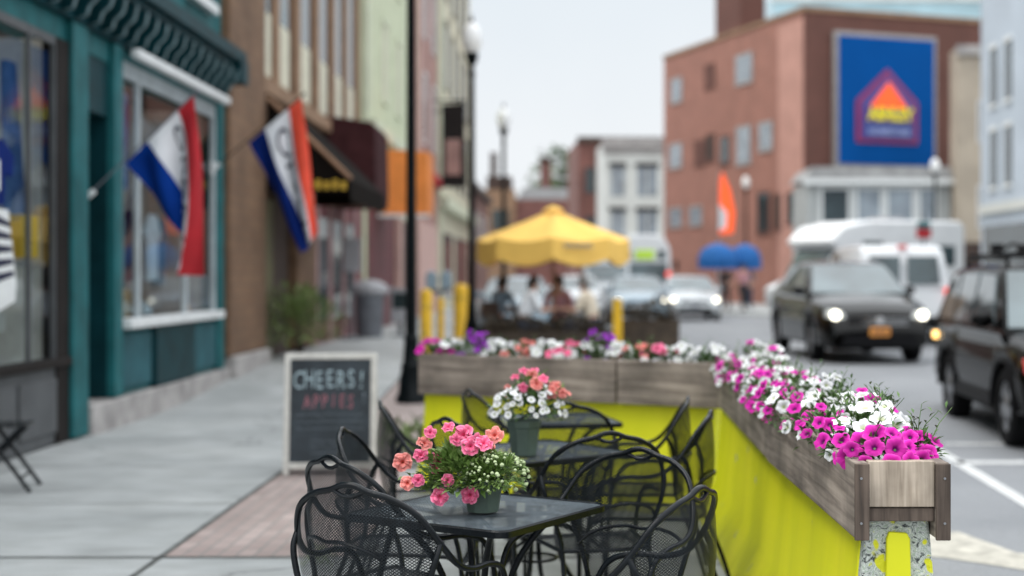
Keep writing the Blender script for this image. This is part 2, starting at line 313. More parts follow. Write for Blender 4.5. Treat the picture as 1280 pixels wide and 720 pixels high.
# barrier paints
def barrierpaint():
    m, nt, b = newmat('chartreuse_barrier_paint')
    tc = nd(nt, 'ShaderNodeTexCoord')
    mp = nd(nt, 'ShaderNodeMapping'); mp.inputs['Scale'].default_value = (3, 3, .6); nt.links.new(tc.outputs['Object'], mp.inputs[0])
    n = nd(nt, 'ShaderNodeTexNoise'); n.inputs['Scale'].default_value = 1.1; n.inputs['Detail'].default_value = 5; nt.links.new(mp.outputs[0], n.inputs[0])
    r = ramp(nt, [(.3, (.6, .62, .003)), (.5, (.7, .7, .004)), (.7, (.75, .73, .01))]); nt.links.new(n.outputs[0], r.inputs[0])
    n2 = nd(nt, 'ShaderNodeTexNoise'); n2.inputs['Scale'].default_value = 7; n2.inputs['Detail'].default_value = 9; nt.links.new(tc.outputs['Object'], n2.inputs[0])
    r2 = ramp(nt, [(.70, (0, 0, 0)), (.73, (1, 1, 1))]); nt.links.new(n2.outputs[0], r2.inputs[0])
    mx = nd(nt, 'ShaderNodeMix', data_type='RGBA'); nt.links.new(r2.outputs[0], mx.inputs[0]); nt.links.new(r.outputs[0], mx.inputs[6]); mx.inputs[7].default_value = (.4, .42, .3, 1)
    mp3 = nd(nt, 'ShaderNodeMapping'); mp3.inputs['Scale'].default_value = (4, 4, .5); nt.links.new(tc.outputs['Object'], mp3.inputs[0])
    n3 = nd(nt, 'ShaderNodeTexNoise'); n3.inputs['Scale'].default_value = 1.; n3.inputs['Detail'].default_value = 7; nt.links.new(mp3.outputs[0], n3.inputs[0])
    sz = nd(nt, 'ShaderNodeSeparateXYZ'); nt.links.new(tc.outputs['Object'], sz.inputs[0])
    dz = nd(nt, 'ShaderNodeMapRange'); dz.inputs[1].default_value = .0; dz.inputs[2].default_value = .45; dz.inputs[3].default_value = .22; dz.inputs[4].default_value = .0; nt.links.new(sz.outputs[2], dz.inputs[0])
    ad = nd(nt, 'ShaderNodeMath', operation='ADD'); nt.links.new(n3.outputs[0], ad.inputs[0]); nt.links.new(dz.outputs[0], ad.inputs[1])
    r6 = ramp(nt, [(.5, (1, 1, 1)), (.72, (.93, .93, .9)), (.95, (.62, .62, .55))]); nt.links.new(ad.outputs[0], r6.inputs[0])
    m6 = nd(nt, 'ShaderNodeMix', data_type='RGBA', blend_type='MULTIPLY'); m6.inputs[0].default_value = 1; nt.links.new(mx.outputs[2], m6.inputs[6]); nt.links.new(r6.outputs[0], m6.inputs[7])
    nt.links.new(m6.outputs[2], b.inputs['Base Color']); b.inputs['Roughness'].default_value = .55
    bp = nd(nt, 'ShaderNodeBump'); bp.inputs['Strength'].default_value = .3; bp.inputs['Distance'].default_value = .01
    nt.links.new(n2.outputs[0], bp.inputs['Height']); nt.links.new(bp.outputs[0], b.inputs['Normal']); return m
M['lime'] = barrierpaint()
def peel():
    m, nt, b = newmat('peeling_end_paint')
    tc = nd(nt, 'ShaderNodeTexCoord')
    n = nd(nt, 'ShaderNodeTexNoise'); n.inputs['Scale'].default_value = 42; n.inputs['Detail'].default_value = 6; n.inputs['Distortion'].default_value = 1.5
    nt.links.new(tc.outputs['Object'], n.inputs[0])
    r = ramp(nt, [(.34, (.03, .035, .04)), (.42, (.3, .34, .3)), (.48, (.62, .64, .62)), (.56, (.3, .38, .28)), (.62, (.7, .72, .7)), (.7, (.45, .5, .1))]); nt.links.new(n.outputs[0], r.inputs[0])
    n2 = nd(nt, 'ShaderNodeTexNoise'); n2.inputs['Scale'].default_value = 9; nt.links.new(tc.outputs['Object'], n2.inputs[0])
    r2 = ramp(nt, [(.56, (0, 0, 0)), (.58, (1, 1, 1))]); nt.links.new(n2.outputs[0], r2.inputs[0])
    mx = nd(nt, 'ShaderNodeMix', data_type='RGBA'); nt.links.new(r2.outputs[0], mx.inputs[0]); nt.links.new(r.outputs[0], mx.inputs[6]); mx.inputs[7].default_value = (.68, .68, .01, 1)
    nt.links.new(mx.outputs[2], b.inputs['Base Color']); b.inputs['Roughness'].default_value = .6
    bp = nd(nt, 'ShaderNodeBump'); bp.inputs['Strength'].default_value = .8; bp.inputs['Distance'].default_value = .01
    nt.links.new(n.outputs[0], bp.inputs['Height']); nt.links.new(bp.outputs[0], b.inputs['Normal']); return m
M['peel'] = peel()

# ------------------------------------------------------------------ mesh builder
class MB:
    def __init__(s): s.v = []; s.f = []; s.m = []; s.uv = {}; s.mi = 0
    def face(s, idx, uv=None):
        if uv: s.uv[len(s.f)] = uv
        s.f.append(tuple(idx)); s.m.append(s.mi)
    def poly(s, pts, uv=None):
        n = len(s.v); s.v += [tuple(p) for p in pts]; s.face(range(n, n + len(pts)), uv); return s
    def box(s, x0, x1, y0, y1, z0, z1, mtx=None):
        p = [(x0, y0, z0), (x1, y0, z0), (x1, y1, z0), (x0, y1, z0), (x0, y0, z1), (x1, y0, z1), (x1, y1, z1), (x0, y1, z1)]
        if mtx: p = [tuple(mtx @ Vector(q)) for q in p]
        n = len(s.v); s.v += p
        for f in ((3, 2, 1, 0), (4, 5, 6, 7), (0, 1, 5, 4), (1, 2, 6, 5), (2, 3, 7, 6), (3, 0, 4, 7)): s.face([n + i for i in f])
        return s
    def prism(s, poly, axis, a, b):
        """2D polygon extruded; axis 'x': poly=(y,z), 'y': poly=(x,z), 'z': poly=(x,y)"""
        def P(q, t): return {'x': (t, q[0], q[1]), 'y': (q[0], t, q[1]), 'z': (q[0], q[1], t)}[axis]
        n = len(s.v); k = len(poly)
        s.v += [P(q, a) for q in poly] + [P(q, b) for q in poly]
        s.face([n + i for i in range(k)][::-1]); s.face([n + k + i for i in range(k)])
        for i in range(k):
            j = (i + 1) % k; s.face((n + i, n + j, n + k + j, n + k + i))
        return s
    def tube(s, pts, r, seg=10, smooth=0, caps=True):
        pts = [Vector(p) for p in pts]
        rad = list(r) if isinstance(r, (list, tuple)) else [r] * len(pts)
        if smooth:
            q, rr = [], []
            for i in range(len(pts) - 1):
                p0 = pts[max(i - 1, 0)]; p1 = pts[i]; p2 = pts[i + 1]; p3 = pts[min(i + 2, len(pts) - 1)]
                for k in range(smooth):
                    t = k / smooth
                    q.append(.5 * ((2 * p1) + (-p0 + p2) * t + (2 * p0 - 5 * p1 + 4 * p2 - p3) * t * t + (-p0 + 3 * p1 - 3 * p2 + p3) * t ** 3))
                    rr.append(lerp(rad[i], rad[i + 1], t))
            q.append(pts[-1]); rr.append(rad[-1]); pts, rad = q, rr
        n = len(s.v); up = None
        for i, p in enumerate(pts):
            t = (pts[min(i + 1, len(pts) - 1)] - pts[max(i - 1, 0)]).normalized()
            if up is None:
                up = t.cross(Vector((0, 0, 1)))
                if up.length < .1: up = t.cross(Vector((1, 0, 0)))
            up = (up - t * up.dot(t)).normalized(); w = t.cross(up)
            for k in range(seg):
                a = 2 * pi * k / seg; s.v.append(tuple(p + (up * cos(a) + w * sin(a)) * rad[i]))
        for i in range(len(pts) - 1):
            for k in range(seg):
                a = n + i * seg + k; b = n + i * seg + (k + 1) % seg; s.face((a, b, b + seg, a + seg))
        if caps:
            s.face([n + k for k in range(seg)][::-1]); e = n + (len(pts) - 1) * seg; s.face([e + k for k in range(seg)])
        return s
    def lathe(s, prof, c=(0, 0, 0), seg=20, axis='z', scale=(1, 1)):
        n = len(s.v)
        for r, z in prof:
            for k in range(seg):
                a = 2 * pi * k / seg; x, y = r * cos(a) * scale[0], r * sin(a) * scale[1]
                q = (x, y, z) if axis == 'z' else ((z, x, y) if axis == 'x' else (x, z, y))
                s.v.append((c[0] + q[0], c[1] + q[1], c[2] + q[2]))
        for i in range(len(prof) - 1):
            for k in range(seg):
                a = n + i * seg + k; b = n + i * seg + (k + 1) % seg; s.face((a, b, b + seg, a + seg))
        if prof[0][0] > 1e-4: s.face([n + k for k in range(seg)][::-1])
        if prof[-1][0] > 1e-4: e = n + (len(prof) - 1) * seg; s.face([e + k for k in range(seg)])
        return s
    def grid(s, fn, nu, nv, uvf=None, mf=None, closed=False):
        n = len(s.v)
        for j in range(nv + 1):
            for i in range(nu + 1): s.v.append(tuple(fn(i / nu, j / nv)))
        for j in range(nv):
            for i in range(nu):
                a = n + j * (nu + 1) + i
                if mf: s.mi = mf((i + .5) / nu, (j + .5) / nv)
                uv = None
                if uvf: uv = [uvf(i / nu, j / nv), uvf((i + 1) / nu, j / nv), uvf((i + 1) / nu, (j + 1) / nv), uvf(i / nu, (j + 1) / nv)]
                s.face((a, a + 1, a + nu + 2, a + nu + 1), uv)
        return s
    def leaf(s, p, d, up, L, W, fold=.2):
        p = Vector(p); d = d.normalized(); w = d.cross(up)
        if w.length < .01: w = Vector((1, 0, 0))
        w.normalize(); n = w.cross(d)
        a = p; b = p + d * L * .5 + w * W * .5 + n * W * fold; c = p + d * L - n * L * .12; e = p + d * L * .5 - w * W * .5 + n * W * fold
        k = len(s.v); m_ = p + d * L * .5
        s.v += [tuple(a), tuple(b), tuple(c), tuple(e), tuple(m_)]
        s.face((k, k + 1, k + 4)); s.face((k + 1, k + 2, k + 4)); s.face((k + 2, k + 3, k + 4)); s.face((k + 3, k, k + 4))
    def leaves(s, n, fn, L, W):
        for _ in range(n):
            p, d = fn()
            s.leaf(p, d, Vector((U(-.4, .4), U(-.4, .4), 1)), L * U(.6, 1.3), W * U(.7, 1.2))
        return s
    def build(s, name, mats, parent=None, smooth=True, bevel=0., ang=38):
        me = bpy.data.meshes.new(name); me.from_pydata(s.v, [], s.f); 
        if not isinstance(mats, (list, tuple)): mats = [mats]
        for x in mats: me.materials.append(M[x] if isinstance(x, str) else x)
        for p, mi in zip(me.polygons, s.m): p.material_index = mi
        if s.uv:
            ul = me.uv_layers.new(name='UVMap')
            for fi, uvs in s.uv.items():
                for li, q in zip(me.polygons[fi].loop_indices, uvs): ul.data[li].uv = q
        me.update()
        if smooth:
            me.shade_smooth(); me.set_sharp_from_angle(angle=radians(ang))
        o = bpy.data.objects.new(name, me); COL.objects.link(o)
        if parent: o.parent = parent
        if bevel:
            b = o.modifiers.new('bevel', 'BEVEL'); b.width = bevel; b.segments = 2; b.limit_method = 'ANGLE'; b.harden_normals = False
        return o
def tag(o, label, cat, group=None, kind=None):
    if label: o['label'] = label
    if cat: o['category'] = cat
    if group: o['group'] = group
    if kind: o['kind'] = kind
    return o
def thing(name, label, cat, loc=(0, 0, 0), rz=0., group=None):
    o = bpy.data.objects.new(name, None); COL.objects.link(o); o.location = loc; o.rotation_euler = (0, 0, rz)
    o.empty_display_size = .1
    return tag(o, label, cat, group)
def struct(o): o['kind'] = 'structure'; return o
def dup(root, loc, rz, label, group=None, cat=None):
    m = {}
    r = root.copy(); COL.objects.link(r); r.location = loc; r.rotation_euler = (0, 0, rz); r['label'] = label
    if group: r['group'] = group
    for ch in list(root.children):
        c = ch.copy(); COL.objects.link(c); c.parent = r
        for g in list(ch.children):
            d = g.copy(); COL.objects.link(d); d.parent = c
    return r
def part_at(name, me, parent, loc, rot=(0, 0, 0), sc=1.):
    o = bpy.data.objects.new(name, me); COL.objects.link(o); o.parent = parent
    o.location = loc; o.rotation_euler = rot; o.scale = (sc, sc, sc) if not isinstance(sc, tuple) else sc
    return o
def textmesh(txt, size, ext=0., off=0.):
    c = bpy.data.curves.new('txt', 'FONT'); c.body = txt; c.size = size; c.extrude = ext; c.offset = off; c.align_x = 'CENTER'; c.align_y = 'CENTER'
    c.resolution_u = 3
    o = bpy.data.objects.new('txt', c); COL.objects.link(o)
    bpy.context.view_layer.update()
    me = bpy.data.meshes.new_from_object(o.evaluated_get(bpy.context.evaluated_depsgraph_get()))
    bpy.data.objects.remove(o); return me
def write(name, txt, size, m, parent, mtx, ext=.01, bold=0, sx=1.):
    me = textmesh(txt, size, ext, bold); me.transform(Matrix.Diagonal((sx, 1, 1, 1))); me.transform(mtx); me.materials.clear(); me.materials.append(M[m])
    o = bpy.data.objects.new(name, me); COL.objects.link(o); o.parent = parent; return o
def frame_of(px_dir, up, n, o):
    return Matrix(((px_dir[0], up[0], n[0], o[0]), (px_dir[1], up[1], n[1], o[1]), (px_dir[2], up[2], n[2], o[2]), (0, 0, 0, 1)))

# ------------------------------------------------------------------ ground
def strip(name, m, x0f, x1f, y0, y1, z, n=None, kind=True, uvs=False):
    b = MB(); n = n or max(2, int((min(y1, 60) - y0) / .5))
    ys = [y0 + (min(y1, 60) - y0) * i / n for i in range(n + 1)]
    if y1 > 60: ys += [y1]
    for i in range(len(ys) - 1):
        a, c = ys[i], ys[i + 1]
        b.poly([(x0f(a), a, z + G(a)), (x1f(a), a, z + G(a)), (x1f(c), c, z + G(c)), (x0f(c), c, z + G(c))])
    o = b.build(name, m)
    return struct(o) if kind else o
def k(v): return lambda y: v
KT = [(-20, 1.42), (10.95, 1.42), (10.96, -1.25), (21.4, -1.25), (21.41, 1.95), (30.5, 1.95), (30.51, -2.35), (39, -2.35), (39.01, -1.2), (4000, -1.2)]
def KX(y): return pl(KT, y)
RT = [(-20, 11.6), (44, 11.6), (53, 5.4), (63, 5.4), (66, 5.0), (90, 1.0), (110, -1.0), (4000, -1)]
def RX(y): return pl(RT, y)
b = MB()
ys = [-60, 0, 10] + [15 + .8 * i for i in range(12)] + [60, 200, 4000]
for a, c in zip(ys, ys[1:]): b.poly([(-3000, a, -.2 + G(a)), (3000, a, -.2 + G(a)), (3000, c, -.2 + G(c)), (-3000, c, -.2 + G(c))])
struct(b.build('ground', 'asphalt'))
strip('road', 'asphalt', k(-3.0), k(12.5), -20, 130, -.13)
# pavement on the left, in pieces with straight kerbs
def slabs(name, m, x0, x1, y0, y1, z=0.):
    return strip(name, m, k(x0), k(x1), y0, y1, z)
slabs('pavement', 'slab', -4.75, -2.205, -20, 90)
slabs('brick_paving', 'paver', -2.2, -1.15, 7.86, 21.4, .0)
slabs('pavement', 'slab', -2.2, 1.42, -20, 7.84, .0)
slabs('pavement', 'slab', -1.14, 1.42, 7.86, 10.95, .0)
slabs('pavement', 'slab', -2.2, 1.95, 21.41, 30.5, .0)
slabs('pavement', 'slab', -2.2, -1.2, 39.0, 90, .0)
b = MB()
for (x, y0, y1) in ((1.42, -20, 10.95), (-1.25, 10.95, 21.4), (1.95, 21.4, 30.5), (-2.35, 30.5, 39), (-1.2, 39, 90)):
    n = max(2, int((y1 - y0) / 1.2))
    for i in range(n):
        a = y0 + (y1 - y0) * i / n; c = y0 + (y1 - y0) * (i + 1) / n - .008
        zz = G((a + c) / 2)
        b.box(x, x + .14, a, c, -.2 + zz, .004 + zz)
for (x0, x1, y) in ((-1.25, 1.56, 10.95), (-1.25, 2.09, 21.27), (-2.35, 2.09, 30.5)):
    b.box(x0, x1, y, y + .14, -.2 + G(y), .003 + G(y))
struct(b.build('kerb', 'kerb', bevel=.012))
# expansion joints
b = MB()
def joint(x0, x1, y0, y1):
    n = max(1, int((y1 - y0) / .8))
    for i in range(n):
        a = y0 + (y1 - y0) * i / n; c = y0 + (y1 - y0) * (i + 1) / n
        b.poly([(x0, a, G(a) + .005), (x1, a, G(a) + .005), (x1, c, G(c) + .005), (x0, c, G(c) + .005)])
joint(-2.225, -2.19, 4, 30); joint(-4.65, 1.4, 7.83, 7.858)
for y in (9.7, 11.6, 13.5, 15.4, 17.3, 19.2, 21.1, 23, 24.9): joint(-4.65, -2.22, y, y + .012)
struct(b.build('paving_joints', mat('joint_dirt', (.1, .105, .1), .95, 0, .4, 8)))
# right pavement
b = MB()
ysr = [-20, 0, 10, 15.5, 17, 19, 21, 23, 30, 44, 53, 63, 66, 90, 110, 130]
for a, c in zip(ysr, ysr[1:]):
    b.poly([(RX(a), a, G(a) - .005), (60, a, G(a) - .005), (60, c, G(c) - .005), (RX(c), c, G(c) - .005)])
    b.poly([(RX(a), a, G(a) - .2), (RX(a), a, G(a) - .005), (RX(c), c, G(c) - .005), (RX(c), c, G(c) - .2)])
struct(b.build('pavement', 'slab'))
# road markings
b = MB(); z = -.126
def mark(pts, bb): bb.poly([(x, y, z + G(y)) for x, y in pts])
mark([(3.28, 8.6), (3.4, 8.6), (3.72, 13.9), (3.6, 13.9)], b)
mark([(3.58, 12.75), (6.5, 12.75), (6.5, 12.95), (3.58, 12.95)], b)
mark([(3.85, 14.2), (6.5, 14.2), (6.5, 14.34), (3.85, 14.34)], b)
struct(b.build('road_markings', 'paintline'))
b = MB()
mark([(2.2, 9.35), (2.62, 9.35), (2.78, 8.62), (3.2, 8.75), (2.78, 8.02), (2.3, 8.48), (1.9, 8.72)][::1], b)
mark([(1.7, 9.0), (1.9, 8.72), (2.2, 9.35), (1.95, 9.55)], b)
struct(b.build('road_arrow', 'arrowpaint'))

# ------------------------------------------------------------------ wrought-iron chair
ARCH = [(.262, .25, 0), (.272, .245, .28), (.28, .225, .48), (.286, .17, .595), (.29, .07, .63), (.29, -.04, .635), (.284, -.125, .665), (.262, -.19, .735), (.215, -.245, .825), (.14, -.28, .875), (.07, -.292, .893), (.03, -.295, .908), (0, -.296, .912)]
def archz(ax):      # height and depth of the arch above a half width
    t = [(0, .912, -.296), (.03, .908, -.295), (.07, .893, -.292), (.14, .875, -.28), (.215, .825, -.245), (.262, .735, -.19)]
    for a, c in zip(t, t[1:]):
        if ax <= c[0]:
            q = (ax - a[0]) / (c[0] - a[0]); return lerp(a[1], c[1], q), lerp(a[2], c[2], q)
    return t[-1][1], t[-1][2]
def eye(ax): return .036 * max(0, cos(pi / 2 * clamp(ax / .066))) ** 1.3 if ax < .066 else 0
def back_pt(u, w):
    ax = abs(u) * .262; zt, yt = archz(ax); zt -= eye(ax)
    z = .43 + (zt - .43) * w
    hw = pl([(.43, .185), (.52, .205), (.62, .24), (.7, .262), (1, .262)], z)
    yb = -.225 - .045 * (1 - u * u)
    y = lerp(yb, yt, w ** 1.2) - .03 * (1 - u * u) * sin(pi * w)
    return (u * hw, y, z)
def make_chair(label, loc, rz):
    t = thing('patio_chair', label, 'chair', loc, rz, 'black mesh chairs on the terrace')
    s_ = MB(); s_.tube(ARCH + [(-x, y, z) for x, y, z in ARCH[::-1][1:]], .0102, 10, 5)
    s_.build('arm_frame', 'iron', t)
    for sg in (-1, 1):
        q = MB(); q.tube([(sg * .2, -.39, 0), (sg * .195, -.33, .2), (sg * .185, -.24, .42), (sg * .205, -.232, .52), (sg * .24, -.228, .62), (sg * .26, -.215, .69), (sg * .262, -.19, .735)], .0102, 10, 5)
        q.build('rear_leg', 'iron', t)
    q = MB(); q.tube([(x, archz(abs(x))[1] - .002, archz(abs(x))[0] - eye(abs(x))) for x in [-.072 + .018 * i for i in range(9)]], .007, 8, 3); q.build('top_loop', 'iron', t)
    q = MB(); q.tube([(p[0], p[1] - .004, p[2]) for p in [back_pt(-1 + 2 * i / 14, .42) for i in range(15)]], .007, 8, 2); q.build('back_rail', 'iron', t)
    q = MB(); q.tube([back_pt(-1 + 2 * i / 10, 0.) for i in range(11)], .008, 8, 2); q.build('back_rail', 'iron', t)
    q = MB(); q.grid(lambda u, w: back_pt(2 * u - 1, w), 28, 20, lambda u, w: (back_pt(2 * u - 1, w)[0] * 1.15, back_pt(2 * u - 1, w)[2]))
    q.build('back_mesh', 'ironmesh', t)
    def sp(u, w):
        x = (2 * u - 1); hx = lerp(.19, .245, w); y = lerp(-.235, .235, w) - .03 * (1 - x * x) * (1 - w) + .02 * (1 - x * x) * w
        zz = .43 - .016 * (1 - x * x) * sin(pi * w) - .03 * sstep(.85, 1, w); return (x * hx, y, zz)
    q = MB(); q.grid(sp, 16, 16, lambda u, w: (sp(u, w)[0], sp(u, w)[1])); q.build('seat', 'ironmesh', t)
    q = MB()
    ring = [sp(i / 8, 0) for i in range(9)] + [sp(1, i / 8) for i in range(1, 9)] + [sp(1 - i / 8, 1) for i in range(1, 9)] + [sp(0, 1 - i / 8) for i in range(1, 9)]
    q.tube(ring, .009, 8, 1)
    q.build('seat_frame', 'iron', t)
    q = MB(); q.tube([(-.272, .243, .36), (-.2, .235, .395), (0, .235, .402), (.2, .235, .395), (.272, .243, .36)], .007, 8, 4); q.build('stretcher', 'iron', t)
    return t
def face_dir(dx, dy): return math.atan2(-dx, dy)      # local +y looks along (dx, dy)
chair0 = make_chair('near chair with its back to the viewer at the left front edge of the nearest table', (0, 0, 0), 0)
BACKY = -.285
def chair(bx, by, dx, dy, label, first=[True]):
    n = sqrt(dx * dx + dy * dy); dx /= n; dy /= n
    loc = (bx - dx * BACKY, by - dy * BACKY, .004); rz = face_dir(dx, dy)
    if first[0]:
        first[0] = False; chair0.location = loc; chair0.rotation_euler = (0, 0, rz); chair0['label'] = label; return chair0
    return dup(chair0, loc, rz, label)
chair(-.64, 4.34, .42, .9, 'mesh chair closest to the viewer, its back turned to us, left of the nearest table')
chair(-.80, 5.0, .72, .69, 'mesh chair with a pale worn frame, half hidden behind the closest chair')
chair(.41, 4.27, -.86, .5, 'mesh chair seen from the side beside the green barrier, right of the nearest table')
chair(.29, 5.22, -.5, -.86, 'mesh chair facing us on the far right side of the nearest table')
chair(.2, 5.78, -.25, .95, 'mesh chair with its back to us drawn up to the middle table')
chair(-.90, 5.93, 1, -.05, 'mesh chair seen from the side left of the middle table, in front of the chalkboard')
chair(-.50, 6.36, .8, .6, 'mesh chair just behind the pink flowers, facing the middle table')
chair(-.90, 7.2, 1, .15, 'side-on mesh chair just right of the chalkboard, further from us than its neighbour')
chair(-.50, 7.95, .9, .4, 'furthest mesh chair, its arched back against the green barrier behind the white flowers')
chair(.02, 7.15, -.05, 1, 'mesh chair just right of the white flowers with its back to us')
chair(.66, 7.45, -.95, .1, 'further of the two side-on mesh chairs by the bend in the green barrier')
chair(.70, 6.70, -.95, .2, 'nearer of the two side-on mesh chairs by the bend in the green barrier')

# ------------------------------------------------------------------ tables
def make_table(label):
    t = thing('patio_table', label, 'table', (0, 0, 0), 0, 'black mesh tables on the terrace')
    h = .335; z = .722; rc = .045
    def rr(hh, n=6):
        out = []
        for cx, cy, a0 in ((hh - rc, hh - rc, 0), (-hh + rc, hh - rc, 90), (-hh + rc, -hh + rc, 180), (hh - rc, -hh + rc, 270)):
            for i in range(n + 1):
                a = radians(a0 + 90 * i / n); out.append((cx + rc * cos(a), cy + rc * sin(a)))
        return out
    o_ = rr(h)
    q = MB(); q.poly([(x, y, z) for x, y in o_], [(x, y) for x, y in o_]); q.build('tabletop', 'ironperf', t, smooth=False)
    q = MB(); ring = [(x, y) for x, y in o_]; n = len(ring)
    for (s1, z1), (s2, z2) in zip([(.985, z + .001), (1.0, z + .006), (1.012, z), (1.012, z - .02), (.985, z - .022)], [(1.0, z + .006), (1.012, z), (1.012, z - .02), (.985, z - .022), (.985, z + .001)]):
        for i in range(n):
            a, c = ring[i], ring[(i + 1) % n]
            q.poly([(a[0] * s1, a[1] * s1, z1), (c[0] * s1, c[1] * s1, z1), (c[0] * s2, c[1] * s2, z2), (a[0] * s2, a[1] * s2, z2)])
    q.build('rim', 'iron', t)
    for sx, sy in ((1, 1), (-1, 1), (-1, -1), (1, -1)):
        q = MB(); q.tube([(sx * .24, sy * .24, .705), (sx * .17, sy * .17, .66), (sx * .09, sy * .09, .5), (sx * .075, sy * .075, .3), (sx * .13, sy * .13, .12), (sx * .24, sy * .24, .0)], .012, 10, 5)
        q.build('leg', 'iron', t)
    q = MB(); q.tube([(.105 * cos(a), .105 * sin(a), .22) for a in [2 * pi * i / 20 for i in range(21)]], .007, 8)
    q.tube([(.24, .24, .7), (-.24, -.24, .7)], .008, 8); q.tube([(.24, -.24, .7), (-.24, .24, .7)], .008, 8)
    q.build('brace', 'iron', t)
    return t
tab = make_table('nearest square mesh table, with the pink flower pot on it'); tab.location = (-.29, 5.03, .004); tab.rotation_euler = (0, 0, radians(58))
dup(tab, (-.12, 6.72, .004), radians(37), 'middle square mesh table, with the white flower pot on it')
dup(tab, (-.04, 8.22, .004), radians(12), 'furthest square mesh table, empty, close to the green barrier')

# ------------------------------------------------------------------ blossoms
def blossom_mesh(name, m, seed, ruffle=.08, layers=1, lobes=5):
    rnd = random.Random(seed); q = MB(); ph = rnd.random() * 6
    for L in range(layers):
        sc = 1 - .35 * L; rot = L * .6
        def fn(u, w, sc=sc, rot=rot, L=L):
            a = 2 * pi * u + rot; lob = 1 - .16 * (1 - abs(cos(lobes * a / 2 + ph))) ** 1.5
            lob += .03 * sin(9 * a + seed)
            r = (.08 + .92 * w) * lob * sc
            z = -.55 * (1 - w) ** 2.2 + ruffle * w * w * sin(lobes * a + ph + 1) + .05 * w * sin(13 * a + seed) * ruffle * 8 + .16 * L - .14 * w ** 4
            return (r * cos(a), r * sin(a), z)
        q.grid(fn, 30, 6, lambda u, w: (w, u))
    q.mi = 1; q.tube([(0, 0, -.5), (0, 0, -.8), (.05, 0, -1.3)], [.12, .09, .05], 6)
    o = q.build(name, [m, 'gardenleaf']); me = o.data; bpy.data.objects.remove(o); return me
def variants(m, ruf, lay=1, n=3, lobes=5): return [blossom_mesh('blossom', m, i * 7 + 1, ruf, lay, lobes) for i in range(n)]
BL = {'magenta': variants('magenta', .09), 'white': variants('whitepetal', .1), 'purple': variants('purple', .09), 'pink': variants('pinkpetal', .1), 'salmon': variants('salmon', .2, 2, 4, 5),
      'dpink': variants('pinkpetal', .2, 2, 4, 5), 'small': variants('whitepetal', .03, 1)}
def aim(d): return Vector(d).to_track_quat('Z', 'Y').to_euler()
def plant(label, loc, colour, rx, ry, rz_, nb, size, group, leafm='gardenleaf', nl=170, bias=(0, -.55, .5), name='petunia_plant', cat='flowers', sprigs=0, leafL=.035):
    t = thing(name, label, cat, loc, 0, group)
    q = MB()
    def fn():
        a = U(0, 2 * pi); e = U(-.35, 1.2); r = U(.35, .98)
        d = Vector((cos(a) * cos(e), sin(a) * cos(e), sin(e)))
        return (d.x * rx * r, d.y * ry * r, max(-.05, d.z * rz_ * r)), d + Vector((U(-.6, .6), U(-.6, .6), U(-.1, .7)))
    q.leaves(nl, fn, leafL, leafL * .55)
    for _ in range(sprigs):
        a = U(0, 2 * pi); base = Vector((U(-.5, .5) * rx, U(-.5, .5) * ry, rz_ * .5)); d = Vector((cos(a) * .5, sin(a) * .5, 1)).normalized(); Ls = U(.08, .15)
        q.tube([base, base + d * Ls * .6, base + d * Ls + Vector((cos(a), sin(a), 0)) * .02], [.002, .0016, .001], 5)
        for k_ in range(5): q.leaf(base + d * Ls * (.3 + .17 * k_), Vector((U(-1, 1), U(-1, 1), .7)), Vector((0, 0, 1)), .03, .01)
    q.build('foliage', leafm, t, smooth=False)
    cols = colour if isinstance(colour, (list, tuple)) else [colour]
    pts = []
    tries = 0
    while len(pts) < nb and tries < 3000:
        tries += 1
        a = U(0, 2 * pi); e = U(-.12, 1.45)
        d = Vector((cos(a) * cos(e), sin(a) * cos(e), sin(e)))
        if R() > .35 + .65 * clamp(d.dot(Vector(bias).normalized()) + .35): continue
        p = Vector((d.x * rx, d.y * ry, d.z * rz_)) * U(.9, 1.12)
        if any((p - x).length < size * 1.25 for x in pts): 
            if tries < 1500: continue
        pts.append(p)
        c = random.choice(cols); me = random.choice(BL[c])
        dd = d * .8 + Vector(bias) + Vector((U(-.7, .7), U(-.4, .4), U(-.35, .5)))
        part_at('blossom', me, t, p + dd.normalized() * size * .3, aim(dd), size * U(.68, 1.15))
    return t

# ------------------------------------------------------------------ planters on barriers
def jersey(name, label, A, B, end_peel=False, notch=True):
    A = Vector((A[0], A[1], 0)); B = Vector((B[0], B[1], 0)); d = (B - A); L = d.length; rz = math.atan2(-d.x, d.y)
    t = thing(name, label, 'barrier', (A.x, A.y, .004), rz)
    prof = [(-.25, 0), (.25, 0), (.25, .07), (.148, .26), (.1, .80), (-.1, .80), (-.148, .26), (-.25, .07)]
    q = MB(); q.prism(prof, 'y', .055 if end_peel else 0, L); q.build('barrier_wall', 'lime', t, bevel=.01)
    if end_peel:
        q = MB(); q.prism([(x * .985, z_ * .995 + (.002 if z_ < .01 else 0)) for x, z_ in prof], 'y', .0, .054); q.build('barrier_end', 'peel', t, bevel=.012)
        q = MB(); q.prism([(-.05, .0), (.05, .0), (.036, .72), (.026, .738), (-.03, .742), (-.038, .72)], 'y', -.02, .0); q.build('end_tongue', 'lime', t, bevel=.004)
    return t
jersey('concrete_barrier', 'chartreuse concrete barrier with a peeling end, carrying the planter nearest the viewer', (1.068, 4.50), (1.13, 9.0), True)
jersey('concrete_barrier', 'chartreuse concrete barrier crossing the far end of the terrace, under the further planters', (1.06, 9.30), (-.93, 10.42))
PW = .295
